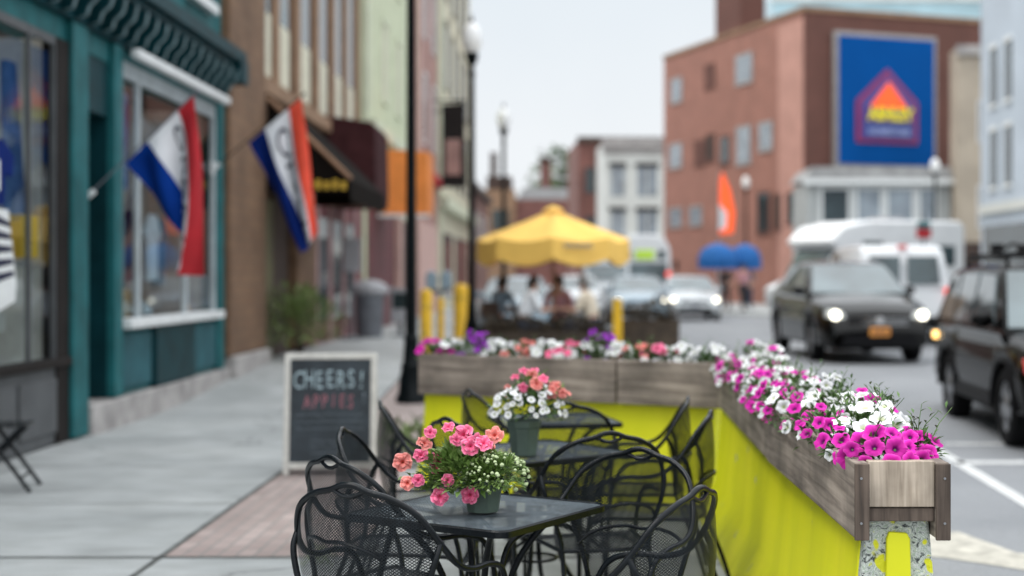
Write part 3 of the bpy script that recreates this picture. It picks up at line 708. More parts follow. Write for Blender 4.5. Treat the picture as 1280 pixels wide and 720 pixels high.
def planter(label, A, B, near_end=False, m='wood', zt=.966, zb=.728):
    A = Vector((A[0], A[1], 0)); B = Vector((B[0], B[1], 0)); d = B - A; L = d.length; rz = math.atan2(-d.x, d.y)
    t = thing('timber_planter', label, 'planter', (A.x, A.y, .004), rz, 'timber planters on the chartreuse barriers')
    h = PW / 2; th = .042
    for sg in (-1, 1):
        x0, x1 = (sg * h, sg * (h - th)); x0, x1 = min(x0, x1), max(x0, x1)
        q = MB(); q.box(x0, x1, 0, L - .006, zb, zt); q.build('side_plank', m, t, bevel=.004)
        if near_end:
            q = MB(); q.box(x0 - .002, x1 + .002, -.012, .0, zb - .004, zt - .003); q.build('plank_end', 'woodpost', t, bevel=.003)
    for y0 in ((.03, L - .06) if True else ()):
        q = MB(); q.box(-h + th + .002, h - th - .002, y0 - .025, y0 + .015, zb + .098, zt - .002 + (.006 if y0 < .1 else 0)); q.build('end_board', 'woodend' if near_end and y0 < .1 else 'woodpost', t, bevel=.003)
        q = MB(); q.box(-h + th + .001, h - th - .001, y0 - .018, y0 + .06, zb + .052, zb + .094); q.build('crossbar', 'woodpost', t, bevel=.003)
    q = MB(); q.box(-h + th + .002, h - th - .002, .07, L - .09, zb + .095, zt - .05); q.build('soil', 'soil', t)
    # screws
    if near_end:
        q = MB()
        for x in (-.13, .13):
            for zz in (zb + .05, zb + .19): q.lathe([(.0, -.0145), (.004, -.0145), (.004, -.011)], (x, 0, zz), 8, 'y')
        q.build('screws', 'rim', t)
    return t
planter('weathered planter nearest the viewer with a pale end board', (1.068, 4.44), (1.068, 6.33), True)
planter('weathered planter in the middle of the right barrier, behind a plank joint', (1.075, 6.345), (1.15, 9.02))
planter('brown planter across the far end, right of its seam', (1.10, 9.24), (.45, 9.615), False, 'wood', .99, .70)
planter('brown planter across the far end, left of its seam, beside the black lamp post', (.44, 9.62), (-.96, 10.42), False, 'wood', .99, .70)

GP = 'petunias growing in the timber planters'
def pp(label, x, y, c, nb=11, rx=.13, ry=.16, rzz=.12, size=.031, z=.955, **kk):
    return plant(label, (x, y, z), c, rx, ry, rzz, nb, size, GP, **kk)
pp('magenta petunias spilling over the pale end board nearest the viewer', 1.055, 4.58, 'magenta', 19, .135, .1, .085, .037, bias=(-.1, -1, .25), sprigs=3)
pp('magenta petunias at the outer corner of the nearest planter, toward the road', 1.175, 4.64, 'magenta', 9, .06, .1, .09, .036, bias=(.2, -.9, .3), sprigs=6)
pp('magenta petunias at the inner edge of the nearest planter, behind the first clump', .98, 4.86, ['magenta', 'magenta', 'white'], 8, .08, .12, .07, bias=(-.5, -.6, .4))
pp('white petunias behind the front magenta clump', 1.08, 4.93, 'white', 17, .13, .15, .14, .04, bias=(0, -.6, .6), sprigs=8)
pp('single tall magenta sprig among the white petunias', 1.16, 5.12, ['magenta'], 3, .05, .06, .17, .03, sprigs=7, bias=(0, -.7, .5))
ypos = 5.22; i = 0
def shx(y): return .085 * clamp((y - 6.2) / 2.8)
names = ['first', 'second', 'third', 'fourth', 'fifth', 'sixth', 'seventh', 'eighth', 'ninth', 'tenth', 'eleventh']
while ypos < 9.2:
    cl = ['magenta', 'magenta', 'white'] if i % 3 != 2 else ['magenta', 'white']
    pp('%s magenta clump from the near end along the inner edge of the right planters' % names[min(i, 10)], .965 + shx(ypos) + U(-.02, .02), ypos, cl, 17, .1, .19, .1 + U(-.02, .03), .0285, bias=(-.5, -.6, .5), sprigs=2, nl=220)
    pp('%s white clump from the near end along the road edge of the right planters' % names[min(i, 10)], 1.14 + shx(ypos) + U(-.02, .02), ypos + .1, ['white', 'white', 'white', 'magenta'] if i % 2 == 0 else 'white', 17, .11, .19, .14 + U(-.03, .05), .029, bias=(0, -.6, .6), sprigs=3, nl=220)
    ypos += .37; i += 1
cross = [(0.02, 'magenta', 'magenta petunias at the left tip of the far planter'), (.09, 'white', 'white petunias second from the left tip of the far planter'), (.17, 'purple', 'tall deep purple petunias near the left of the far planter'), (.25, 'white', 'white petunias between the purple and pink clumps of the far planter'),
         (.34, 'salmon', 'first salmon pink clump of the far planter'), (.42, 'white', 'white petunias right of the first salmon clump'), (.49, 'pink', 'pink petunias in the middle of the far planter'), (.56, 'white', 'white petunias left of the violet clump'),
         (.6, 'purple', 'violet petunias standing above the middle of the far planter'), (.67, 'white', 'white petunias right of the violet clump'), (.74, 'salmon', 'salmon pink petunias right of the seam of the far planter'), (.8, 'pink', 'rose pink petunias before the bend of the planters'),
         (.87, 'white', 'large white mound of petunias just before the bend'), (.95, 'white', 'last white petunias at the bend of the planters')]
for s_, c, lb in cross:
    x = lerp(-.95, 1.08, s_); y = lerp(10.42, 9.28, s_)
    up_ = .13 if c != 'purple' else .2
    pp(lb, x, y, [c, c, c, 'white'] if c in ('salmon', 'pink') else c, 14, .15, .12, up_, .036, bias=(0, -.7, .5), sprigs=2 if c != 'purple' else 5, nl=120, leafL=.05)

# ------------------------------------------------------------------ flower pots on tables
def pot(label, loc, r=.07, h=.125, group=None):
    t = thing('flower_pot', label, 'flower pot', loc, .3)
    q = MB(); q.lathe([(.0, .0), (r * .8, .0), (r * 1.0, h * .8), (r * 1.06, h * .8), (r * 1.1, h), (r * 1.0, h), (r * .96, h * .86), (0, h * .86)], seg=8); q.build('pot_body', 'potgreen', t, bevel=.003)
    q = MB(); q.lathe([(.0, h * .88), (r * .95, h * .88)], seg=16); q.build('soil', 'soil', t)
    return t
t1 = pot('grey green pot on the nearest table, holding the pink flowers', (-.268, 4.96, .733), .07, .115)
fl = plant('bushy pink double flowers in the pot on the nearest table', (-.33, 4.95, .85), 'dpink', .16, .12, .12, 1, .02, None, 'lightleaf', 1300, name='potted_flowers', leafL=.036)
ch = [c for c in fl.children if c.name.startswith('blossom')]
for c in ch: bpy.data.objects.remove(c)
pk = [(503, 577, 1.2), (526, 568, 1.), (523, 600, .8), (548, 575, 1.1), (531, 553, 1.0), (578, 543, 1.35), (588, 557, 1.2), (605, 553, 1.1), (618, 543, 1.15), (550, 621, 1.1), (587, 619, 1.1), (560, 600, .8), (509, 604, .9), (560, 533, .8), (538, 540, .8), (571, 549, .9), (612, 560, .8), (545, 586, .7), (597, 547, .8)]
for i, (px, py, s_) in enumerate(pk):
    Y = 4.86 if py > 590 else 4.9 + U(-.06, .06)
    p = Vector(((px - 700) / 1778 * Y, Y, 1.55 - (py - 346) / 1778 * Y)) - Vector(fl.location)
    dd = Vector((U(-.5, .5), -1, U(-.1, .7))) if py > 570 else Vector((U(-.6, .6), -.8, U(.2, 1.)))
    part_at('blossom', random.choice(BL['dpink'] if i % 4 else BL['salmon']), fl, p, aim(dd), .030 * s_)
# trailing stems down to the two low blossoms
q = MB()
for (px, py) in ((550, 621), (587, 619), (509, 604)):
    Y = 4.875; e = Vector(((px - 700) / 1778 * Y, Y, 1.55 - (py - 346) / 1778 * Y)) - Vector(fl.location)
    q.tube([(e.x * .4, 0, 0), (e.x * .8, e.y * .8, e.z * .3 + .02), tuple(e)], .0022, 6, 4)
    for k_ in range(9): q.leaf(e * U(.4, 1) + Vector((U(-.02, .02), .01, .02)), Vector((U(-1, 1), -.5, U(-.6, .6))), Vector((0, 0, 1)), .035, .02)
q.build('stems', 'lightleaf', fl)
al = thing('alyssum', 'mass of tiny cream buds at the right of the pink flowers', 'flowers', (-.215, 4.89, .865))
q = MB()
def fa():
    a = U(0, 2 * pi); e = U(-.6, 1.3); d = Vector((cos(a) * cos(e), sin(a) * cos(e), sin(e))); r = U(.5, 1)
    return (d.x * .1 * r, d.y * .09 * r, d.z * .075 * r), d + Vector((U(-.5, .5), U(-.5, .5), U(-.2, .5)))
q.leaves(800, fa, .022, .009); q.build('foliage', 'lightleaf', al, smooth=False)
q = MB()
for _ in range(120):
    a = U(0, 2 * pi); e = U(-.5, 1.3); d = Vector((cos(a) * cos(e), sin(a) * cos(e), sin(e)))
    c = (d.x * .108, d.y * .1, d.z * .08); r = U(.004, .0085)
    q.lathe([(0, -r), (r * .8, -r * .5), (r, 0), (r * .8, r * .5), (0, r)], c, 7)
tag(q.build('buds', 'bud', al), None, None, None, 'stuff')
t2 = pot('grey green pot on the middle table, holding the white flowers', (-.165, 6.52, .733), .075, .16)
plant('round mass of small white flowers in the pot on the middle table', (-.15, 6.52, .93), 'small', .17, .14, .115, 60, .02, None, 'gardenleaf', 420, name='potted_flowers', leafL=.035)
plant('salmon flowers rising above the white ones on the middle table', (-.13, 6.55, 1.03), ['salmon', 'dpink'], .11, .09, .08, 11, .034, None, 'lightleaf', 110, name='potted_flowers', leafL=.035)
plant('salmon flowers hanging at the right of the white ones', (-.01, 6.55, .98), 'salmon', .045, .05, .06, 5, .028, None, 'lightleaf', 50, name='potted_flowers')

# ------------------------------------------------------------------ chalkboard
t = thing('chalkboard_sign', 'white framed sandwich chalkboard with pale blue and red chalk lettering on the pavement', 'sign', (-1.80, 11.1, .004), radians(4))
Wb, Hb = .36, .95
lean = Matrix.Rotation(radians(-9), 4, 'X')
for sg in (1, -1):
    mt = lean if sg == 1 else Matrix.Translation((0, .34, 0)) @ Matrix.Rotation(radians(9), 4, 'X')
    q = MB(); q.box(-Wb, -Wb + .045, -.015, .015, 0, Hb, mt); q.box(Wb - .045, Wb, -.015, .015, 0, Hb, mt); q.box(-Wb + .045, Wb - .045, -.015, .015, Hb - .045, Hb, mt); q.box(-Wb + .045, Wb - .045, -.015, .015, .05, .095, mt)
    f = q.build('frame', 'boardframe', t, bevel=.003)
    q = MB(); q.box(-Wb + .044, Wb - .044, -.006, .006, .094, Hb - .044, mt); q.build('slate', 'board', t)
def bd(x, zz): return lean @ frame_of((1, 0, 0), (0, 0, 1), (0, -1, 0), (x, -.0085, zz))
for i, chh in enumerate('CHEERS!'):
    write('chalk_lettering', chh, .2, 'chalkblue', t, bd(-.25 + i * .082, .735 + (i % 2) * .008) @ Matrix.Rotation(U(-.06, .06), 4, 'Z'), .0006, sx=.62)
for i, chh in enumerate('APPIES'):
    write('chalk_lettering', chh, .15, 'chalkred', t, bd(-.18 + i * .068, .57 + U(-.006, .006)) @ Matrix.Rotation(U(-.06, .06), 4, 'Z'), .0006, sx=.6)
write('chalk_lettering', '!', .12, 'chalkgrey', t, bd(.26, .6), .0006)
for r_, zz in enumerate((.46, .405, .35, .25, .21, .165)):
    x = -.27 + (.12 if r_ > 2 else 0); x1 = .26 if r_ < 3 else .22; pts_ = []
    while x < x1: pts_.append(lean @ Vector((x, -.0075, zz + U(-.002, .022)))); x += U(.006, .014)
    q = MB(); q.tube(pts_, .0026, 4); q.build('chalk_line', 'chalkgrey', t)

# ------------------------------------------------------------------ street lamps
def make_lamp(loc, label):
    t = thing('street_lamp', label, 'street lamp', loc, 0, 'black street lamps with white globes')
    q = MB(); q.lathe([(.0, 0), (.19, 0), (.19, .08), (.16, .12), (.145, .3), (.12, .42), (.13, .46), (.1, .5), (.085, .75), (.095, .79), (.07, .83)], seg=16); q.build('base', 'lampblack', t)
    q = MB(); q.lathe([(.072, .82), (.062, 2.5), (.052, 5.0), (.075, 5.03), (.05, 5.1), (.05, 5.2), (.1, 5.28), (.13, 5.42), (.11, 5.44)], seg=16)
    q.build('post', 'lampblack', t)
    q = MB(); q.lathe([(.1, 5.44), (.165, 5.55), (.185, 5.68), (.17, 5.82), (.12, 5.93), (.05, 6.0), (0, 6.02)], seg=20); q.build('globe', 'globe', t)
    q = MB(); q.lathe([(.055, 5.99), (.03, 6.05), (.012, 6.14), (0, 6.16)], seg=12); q.build('finial', 'lampblack', t)
    return t
lamp = make_lamp((-1.80, 17.2, .02), 'closest black street lamp, its top out of sight, behind the chalkboard')
dup(lamp, (-1.63, 26.3, .25), 0, 'second street lamp, just right of the cream building edge')
dup(lamp, (-1.57, 39.6, .25), 0, 'third street lamp, pale against the sky above the yellow parasol')
dup(lamp, (8.7, 66.5, .25), 0, 'street lamp in front of the long brick wall, right of the orange banner')
dup(lamp, (14.9, 56.5, .25), 0, 'street lamp in front of the pale grey shop below the blue sign')

# ------------------------------------------------------------------ left side shop (teal building)
FX = -4.65
def fbox(q, d0, d1, y0, y1, z0, z1): return q.box(FX + d0, FX + d1, y0, y1, z0, z1)
t = thing('teal_shop_building', 'teal painted shop building with bracketed cornice and large display windows', 'building')
def fb(name, m, parent, *bx, bevel=0., **kk):
    q = MB()
    for c in bx: fbox(q, *c)
    return q.build(name, m, parent, bevel=bevel, **kk)
fb('upper_wall', 'teal', t, (-.4, 0, 4, 19.5, 4.45, 9.5), (-.4, -.01, 4, 19.5, 3.76, 4.45))
fb('cornice', 'teald', t, (0, .34, 4, 19.6, 4.46, 4.62), (0, .26, 4, 19.58, 4.38, 4.455))
fb('fascia', 'teald', t, (-.01, .07, 4, 19.5, 3.98, 4.375))
q = MB(); y = 4.3
while y < 19.4:
    pr = [(.0, 4.0), (.1, 4.03), (.12, 4.12), (.2, 4.2), (.23, 4.35), (.0, 4.375)]
    q = MB(); q.prism([(FX + .07 + a, c) for a, c in pr], 'y', y, y + .12); bk = q.build('bracket', 'teald', t)
    q = MB(); q.tube([(FX + .31, y + .05, 4.33), (FX + .28, y + .05, 4.2), (FX + .2, y + .05, 4.12), (FX + .16, y + .05, 4.03), (FX + .09, y + .05, 4.02)], .013, 6, 3); q.build('scroll', 'scroll', bk); y += .38

fb('end_block', 'teald', t, (0, .36, 19.2, 19.62, 4.18, 4.5)); fb('end_cap', 'white', t, (.06, .34, 19.62, 19.66, 4.2, 4.46))
fb('light_strip', 'white', t, (.12, .22, 15.0, 19.15, 3.86, 3.96), bevel=.02)
fb('upper_window_sill', 'white', t, (.0, .12, 17.6, 18.9, 5.02, 5.14))
w_ = fb('upper_window', 'winglass', t, (.0, .02, 17.7, 18.8, 5.145, 6.8)); fb('sill', 'white', w_, (.0, .1, 14.2, 15.3, 5.02, 5.14))
fb('upper_window', 'winglass', t, (.0, .02, 14.3, 15.2, 5.145, 6.8))
# piers
fb('pier', 'teal', t, (-.15, .06, 13.42, 13.86, 0.02, 3.97), bevel=.01)
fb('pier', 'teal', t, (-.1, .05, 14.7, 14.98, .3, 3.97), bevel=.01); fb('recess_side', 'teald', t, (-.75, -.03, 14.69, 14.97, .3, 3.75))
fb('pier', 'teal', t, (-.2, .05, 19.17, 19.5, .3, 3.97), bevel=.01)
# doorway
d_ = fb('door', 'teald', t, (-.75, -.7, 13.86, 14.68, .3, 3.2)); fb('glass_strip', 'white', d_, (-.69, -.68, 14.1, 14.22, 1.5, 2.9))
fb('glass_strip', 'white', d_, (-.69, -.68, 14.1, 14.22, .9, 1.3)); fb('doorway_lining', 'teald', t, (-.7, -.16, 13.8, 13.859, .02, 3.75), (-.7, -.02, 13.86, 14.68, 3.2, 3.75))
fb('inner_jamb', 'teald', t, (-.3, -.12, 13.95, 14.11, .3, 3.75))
for z0, z1 in ((3.0, 3.66), (1.63, 2.82), (1.02, 1.38), (.65, .92)): fb('notice_strip', 'white', t, (-.2, -.11, 13.935, 13.949, z0, z1), (-.119, -.1, 13.99, 14.09, z0, z1))
# stone base and step
q = MB(); 
for y0, y1 in ((13.87, 15.6), (15.61, 17.5), (17.51, 19.6)): fbox(q, -.7, .1, y0, y1, -.05, .29)
q.build('stone_base', 'stone', t, bevel=.015)
# bulkhead panels
fb('bulkhead', 'teal', t, (-.1, -.02, 14.98, 19.17, .29, 1.0))
fb('bulkhead_panel', 'tealm', t, (-.02, .03, 15.05, 16.1, .36, .94), bevel=.01)
fb('bulkhead_panel', 'teald', t, (-.02, .06, 16.2, 17.9, .3, 1.0), bevel=.01)
fb('bulkhead_panel', 'tealm', t, (-.02, .03, 18.0, 19.1, .36, .94), bevel=.01)
fb('sill', 'white', t, (-.12, .14, 14.99, 19.16, 1.0, 1.1), bevel=.012)
w_ = fb('display_window', 'framegrey', t, (-.06, .02, 14.99, 15.08, 1.1, 3.75), (-.04, .01, 15.64, 15.74, 1.1, 3.75), (-.04, .01, 17.62, 17.72, 1.1, 3.75), (-.04, .01, 19.06, 19.16, 1.1, 3.75), (-.04, .008, 15.0, 19.15, 3.68, 3.85))
fb('pane', 'glass', w_, (-.03, -.022, 15.08, 15.62, 1.1, 3.62), (-.03, -.022, 15.74, 17.55, 1.1, 3.62), (-.03, -.022, 17.75, 18.95, 1.1, 3.62))
fb('interior_wall', 'glowwall', t, (-.95, -.9, 14.99, 19.4, .9, 3.9), (-.9, -.4, 14.9, 14.98, .9, 3.9), (-.9, -.1, 19.17, 19.25, .9, 3.9), (-.9, -.1, 14.99, 19.16, .85, .95))
# left dark shopfront
fb('stall_riser', 'greyp', t, (-.1, .0, 4, 13.1, .02, .72), bevel=.005)
q = MB(); y = 5.2
while y < 13: fbox(q, .0, .02, y, y + .9, .12, .62); y += 1.0
q.build('riser_panels', 'greyp', t, bevel=.01)
fb('shop_sill', 'greyd', t, (-.1, .06, 4, 13.4, .72, .8), bevel=.01)
fb('shopfront_post', 'greyd', t, (-.12, .02, 13.1, 13.42, .02, 3.76))
w_ = fb('display_window', 'greyp', t, (-.03, .01, 12.44, 12.48, .8, 3.76), (-.03, .01, 13.06, 13.1, .8, 3.76), (-.03, .01, 10.0, 10.05, .8, 3.76), (-.029, .008, 4, 13.1, 3.68, 3.76))
fb('pane', 'glass', w_, (-.03, -.022, 4, 12.42, .8, 3.6), (-.03, -.022, 12.5, 13.02, .8, 3.6))
fb('interior_wall', 'glowgrey', t, (-.85, -.8, 8, 13.4, .6, 3.9), (-.8, -.1, 13.2, 13.3, .6, 3.9), (-.8, -.1, 4, 13.19, .62, .7)); fb('interior_ceiling', 'brownd', t, (-1.55, -.1, 4, 19.1, 3.77, 3.87))
fb('shop_floor_block', 'glowwall', t, (-3.2, -1.61, 4, 19.5, 0, 4.4))
# goods on display
def good(name, label, cat, m, fn, group=None, bevel=0):
    q = MB(); fn(q); o = q.build(name, m, bevel=bevel); return tag(o, label, cat, group)
good('draped_cloth', 'long blue cloth hanging in the dark grey shop window', 'cloth', 'postera', lambda q: q.grid(lambda u, v: (FX - .35 + .05 * sin(u * 14), 12.75 + u * .5 * (1 - .6 * v), 1.9 + v * 1.6), 16, 6))
good('notice_board', 'pale grey board standing low in the dark grey shop window', 'board', 'glowgrey', lambda q: fbox(q, -.5, -.45, 12.55, 13.1, 1.05, 1.75))
good('yellow_box', 'yellow box on the shelf of the dark grey shop window', 'box', 'yellowpaint', lambda q: fbox(q, -.4, -.1, 11.8, 12.3, 1.7, 2.1), bevel=.01)
good('yellow_box', 'smaller yellow box beside the window mullion in the dark grey shopfront', 'box', 'yellowpaint', lambda q: fbox(q, -.4, -.1, 12.55, 12.95, 1.72, 2.1), bevel=.01)
good('display_shelf', 'grey shelf carrying boxes in the dark grey shop window', 'shelf', 'alum', lambda q: (fbox(q, -.7, -.08, 11.5, 13.05, 1.64, 1.69), fbox(q, -.7, -.65, 11.5, 11.55, .7, 1.64), fbox(q, -.7, -.65, 13.0, 13.05, .7, 1.64)))
good('navy_jersey', 'navy jersey with a white number panel hanging at the far left', 'clothing', ['flagnavy', 'white'], lambda q: (q.prism([(11.25, 2.15), (11.45, 2.1), (11.68, 2.15), (11.7, 2.4), (11.85, 2.38), (11.88, 2.55), (11.65, 2.68), (11.52, 2.63), (11.4, 2.68), (11.2, 2.55)], 'x', FX + .05, FX + .09), setattr(q, 'mi', 1), q.prism([(11.42, 2.25), (11.57, 2.25), (11.57, 2.5), (11.42, 2.5)], 'x', FX + .09, FX + .095)))
def zebra(q):
    q.mi = 0; q.prism([(11.4, 1.25), (11.83, 1.35), (11.85, 1.5), (11.68, 2.1), (11.4, 2.1)], 'x', FX + .06, FX + .12); q.mi = 1
    for k_ in range(5): q.prism([(11.41, 1.5 + k_ * .12), (11.8 - k_ * .02, 1.56 + k_ * .1), (11.78 - k_ * .02, 1.6 + k_ * .1), (11.41, 1.57 + k_ * .12)], 'x', FX + .12, FX + .124)
good('striped_banner', 'white and black patterned banner at the far left of the shopfront', 'banner', ['white', 'navy'], zebra)
good('poster', 'blue poster with a pink figure in the first pane of the teal display window', 'poster', ['postera', 'pinktrim', 'red'], lambda q: (fbox(q, -.09, -.085, 15.1, 15.58, 2.5, 3.55), setattr(q, 'mi', 1), q.prism([(15.2, 2.6), (15.4, 2.55), (15.42, 2.9), (15.32, 3.2), (15.24, 3.0)], 'x', FX - .084, FX - .08)))
good('sun_hat', 'yellow rounded cap low in the first pane of the teal display window', 'hat', 'yellowpaint', lambda q: q.lathe([(0, .25), (.12, .22), (.2, .1), (.22, 0)], (FX - .35, 15.35, 1.65), 16))
for i_, (y0, z0, m_, lb) in enumerate(((16.0, 1.5, 'red', 'red shirt hanging in the middle of the teal display window'), (16.55, 1.4, 'shirtblack', 'black shirt hanging in the middle of the teal display window'), (17.05, 1.5, 'maroon', 'maroon shirt hanging in the teal display window'), (18.05, 1.5, 'shirtwhite', 'white shirt hanging at the right end of the teal display window'), (18.5, 1.45, 'shirtblue', 'grey blue shirt hanging at the right end of the teal display window'))):
    def sh(q, y0=y0, z0=z0):
        pr = [(y0, z0), (y0 + .42, z0), (y0 + .42, z0 + .6), (y0 + .52, z0 + .5), (y0 + .58, z0 + .62), (y0 + .38, z0 + .86), (y0 + .26, z0 + .82), (y0 + .16, z0 + .86), (y0 - .12, z0 + .62), (y0 - .06, z0 + .5), (y0, z0 + .6)]
        q.prism(pr, 'x', FX - .55 - i_ * .03, FX - .48 - i_ * .03)
    good('hanging_shirt', lb, 'shirt', m_, sh, 'shirts hanging in the teal display window', bevel=.01)
good('white_shoes', 'pair of white shoes on the floor of the teal display window', 'shoes', 'white', lambda q: (q.box(FX - .5, FX - .35, 16.4, 16.7, 1.1, 1.2), q.box(FX - .3, FX - .15, 16.45, 16.75, 1.1, 1.2), q.box(FX - .5, FX - .35, 16.4, 16.52, 1.2, 1.26), q.box(FX - .3, FX - .15, 16.45, 16.57, 1.2, 1.26)), bevel=.03)

# OPEN flags
def flag(label, mount, tip, P0, P1, cols, txtw, Pm=None):
    t = thing('open_flag', label, 'flag', mount, 0)
    mo = Vector(mount)
    q = MB(); q.tube([(0, 0, 0), tuple(Vector(tip) - mo)], .009, 10); q.lathe([(0, -.03), (.025, -.01), (.025, .01), (0, .03)], tuple(Vector(tip) - mo), 10); q.build('pole', 'greycan' if cols[0] == 'flagblue' else 'lampblack', t)
    q = MB(); q.tube([(-.02, 0, -.02), (.08, 0, .06)], .03, 10); q.box(-.02, .0, -.05, .05, -.09, .09); q.build('bracket', 'white', t)
    def fn(u, v):
        a = Vector(pl3(P0, u)); c = Vector(pl3(P1, u)); p = a.lerp(c, v)
        if Pm: m_ = Vector(pl3(Pm, u)); p = a * (2 * v - 1) * (v - 1) + m_ * 4 * v * (1 - v) + c * v * (2 * v - 1)
        w_ = sin(pi * v) * .045 + v * .025
        p += Vector((.5 * w_ * sin(u * 13 + v * 5), w_ * 1.8 * sin(u * 11 + v * 4), -.03 * sin(pi * u) * v))
        return p - mo
    q = MB(); q.grid(lambda u, v: fn(u, v), 42, 30, None, lambda u, v: 0 if u < .31 else (1 if u < .765 else 2)); q.build('cloth', cols, t)
    me = textmesh('OPEN', 1.0, 0)
    xs = [v.co.x for v in me.vertices]; ys_ = [v.co.y for v in me.vertices]; x0, x1, y0, y1 = min(xs), max(xs), min(ys_), max(ys_)
    for side in (.006, -.006):
        q = MB(); 
        bm = bmesh.new(); bm.from_mesh(me); bmesh.ops.triangulate(bm, faces=bm.faces[:]); bmesh.ops.subdivide_edges(bm, edges=bm.edges[:], cuts=2, use_grid_fill=True)
        for v in bm.verts:
            vv = lerp(.08, .86, (v.co.x - x0) / (x1 - x0)); uu = lerp(txtw[0], txtw[1], (v.co.y - y0) / (y1 - y0))
            p = fn(uu, vv); du = fn(uu + .01, vv) - p; dv = fn(uu, vv + .01) - p; n_ = du.cross(dv).normalized(); v.co = p + n_ * side
        m2 = bpy.data.meshes.new('lettering'); bm.to_mesh(m2); bm.free(); m2.materials.append(M['navy'])
        o = bpy.data.objects.new('lettering', m2); COL.objects.link(o); o.parent = t
    return t
def pl3(tab, u):
    for (a, p), (b_, q) in zip(tab, tab[1:]):
        if u <= b_: return [lerp(p[i], q[i], (u - a) / (b_ - a)) for i in range(3)]
    return tab[-1][1]
flag('OPEN flag in blue, white and dark red hanging by the teal shop door', (-4.63, 13.9, 2.33), (-3.55, 13.9, 3.36),
     [(0, (-4.24, 13.9, 2.66)), (1, (-3.58, 13.9, 3.33))],
     [(0, (-3.70, 13.93, 1.99)), (.31, (-3.575, 14.02, 1.99)), (.765, (-3.745, 13.86, 1.59)), (1, (-3.463, 13.84, 1.56))], ['flagblue', 'flagwhite', 'flagred'], (.58, .74), [(0, (-3.987, 13.9, 2.316)), (.31, (-3.815, 13.92, 2.59)), (.765, (-3.6, 13.87, 2.51)), (1, (-3.495, 13.84, 2.496))])
flag('OPEN flag in navy, white and bright red beside the brown stone pier', (-4.63, 19.0, 3.0), (-3.42, 19.0, 3.99),
     [(0, (-4.16, 19.0, 3.34)), (1, (-3.46, 19.0, 3.94))],
     [(0, (-3.43, 18.96, 1.86)), (.31, (-3.36, 19.03, 1.98)), (.765, (-3.32, 18.95, 2.05)), (1, (-3.22, 18.93, 2.15))], ['flagnavy', 'flagwhite', 'flagredb'], (.42, .68))

# folding bistro chair at far left
t = thing('folding_chair', 'black folding chair with crossed legs beside the dark grey shopfront', 'chair', (-4.1, 10.35, .004), radians(-80))
for sx in (-1, 1):
    q = MB(); q.tube([(sx * .2, -.2, .87), (sx * .2, -.08, .5), (sx * .2, .27, 0)], .016, 8); q.build('leg', 'iron', t)
    q = MB(); q.tube([(sx * .18, .2, .46), (sx * .18, -.25, 0)], .016, 8); q.build('leg', 'iron', t)
q = MB()
for i_ in range(5): q.box(-.19, .19, -.12 + i_ * .075, -.06 + i_ * .075, .465, .48)
q.build('seat', 'iron', t)
q = MB(); q.box(-.2, .2, -.2, -.185, .78, .86); q.box(-.2, .2, -.17, -.155, .66, .72); q.build('backrest', 'iron', t)
q = MB(); q.tube([(-.2, .2, .1), (.2, .2, .1)], .01, 8); q.tube([(-.18, -.2, .06), (.18, -.2, .06)], .01, 8); q.build('stretcher', 'iron', t)

# ------------------------------------------------------------------ brown building
t = thing('brown_stone_building', 'tall brown stone building with narrow pilasters and cream window blinds', 'building')
fb('wall', 'brown', t, (-3, -.12, 19.52, 33.6, 0, 14))
fb('corner_pier', 'brown', t, (-.12, .12, 19.53, 21.9, .45, 14), bevel=.02); fb('pier_plinth', 'stone', t, (-.12, .2, 19.63, 21.95, 0, .45), bevel=.03)
fb('pier', 'brown', t, (-.12, .1, 24.7, 26.6, .3, 3.5), bevel=.02)
fb('string_course', 'brownl', t, (-.12, .12, 21.9, 33.6, 4.4, 4.66), bevel=.02)
wy = [22.15, 23.75, 25.8, 27.75, 29.65, 31.4]
for y in wy:
    w_ = fb('window', 'winglass', t, (-.1, -.08, y, y + 1.0, 4.85, 9.5)); fb('blind', 'cream', w_, (-.075, -.055, y + .02, y + .98, 4.78, 5.8)); fb('reveal', 'brownd', w_, (-.115, -.102, y - .2, y + 1.2, 4.76, 12))
for y in [21.95, 23.4, 25.3, 27.3, 29.25, 31.0, 32.8]: fb('pilaster', 'brownl', t, (-.12, -.03, y - .05, y + .4, 4.76, 13), bevel=.02)
fb('door', 'olive', t, (-.11, -.05, 22.3, 23.3, .05, 2.8)); fb('shop_window', 'brownd', t, (-.11, -.06, 23.4, 24.65, .05, 3.2))
fb('shopfront', 'maroonwall', t, (-.11, .0, 26.65, 33.5, .05, 3.4))
for y in (27.3, 29.0, 30.8): fb('shop_window', 'winglass', t, (.0, .02, y, y + 1.1, .7, 2.7))
for y in (26.9, 28.55, 30.3, 32.1): fb('shopfront_pilaster', 'rose', t, (.0, .05, y, y + .22, .05, 3.2))
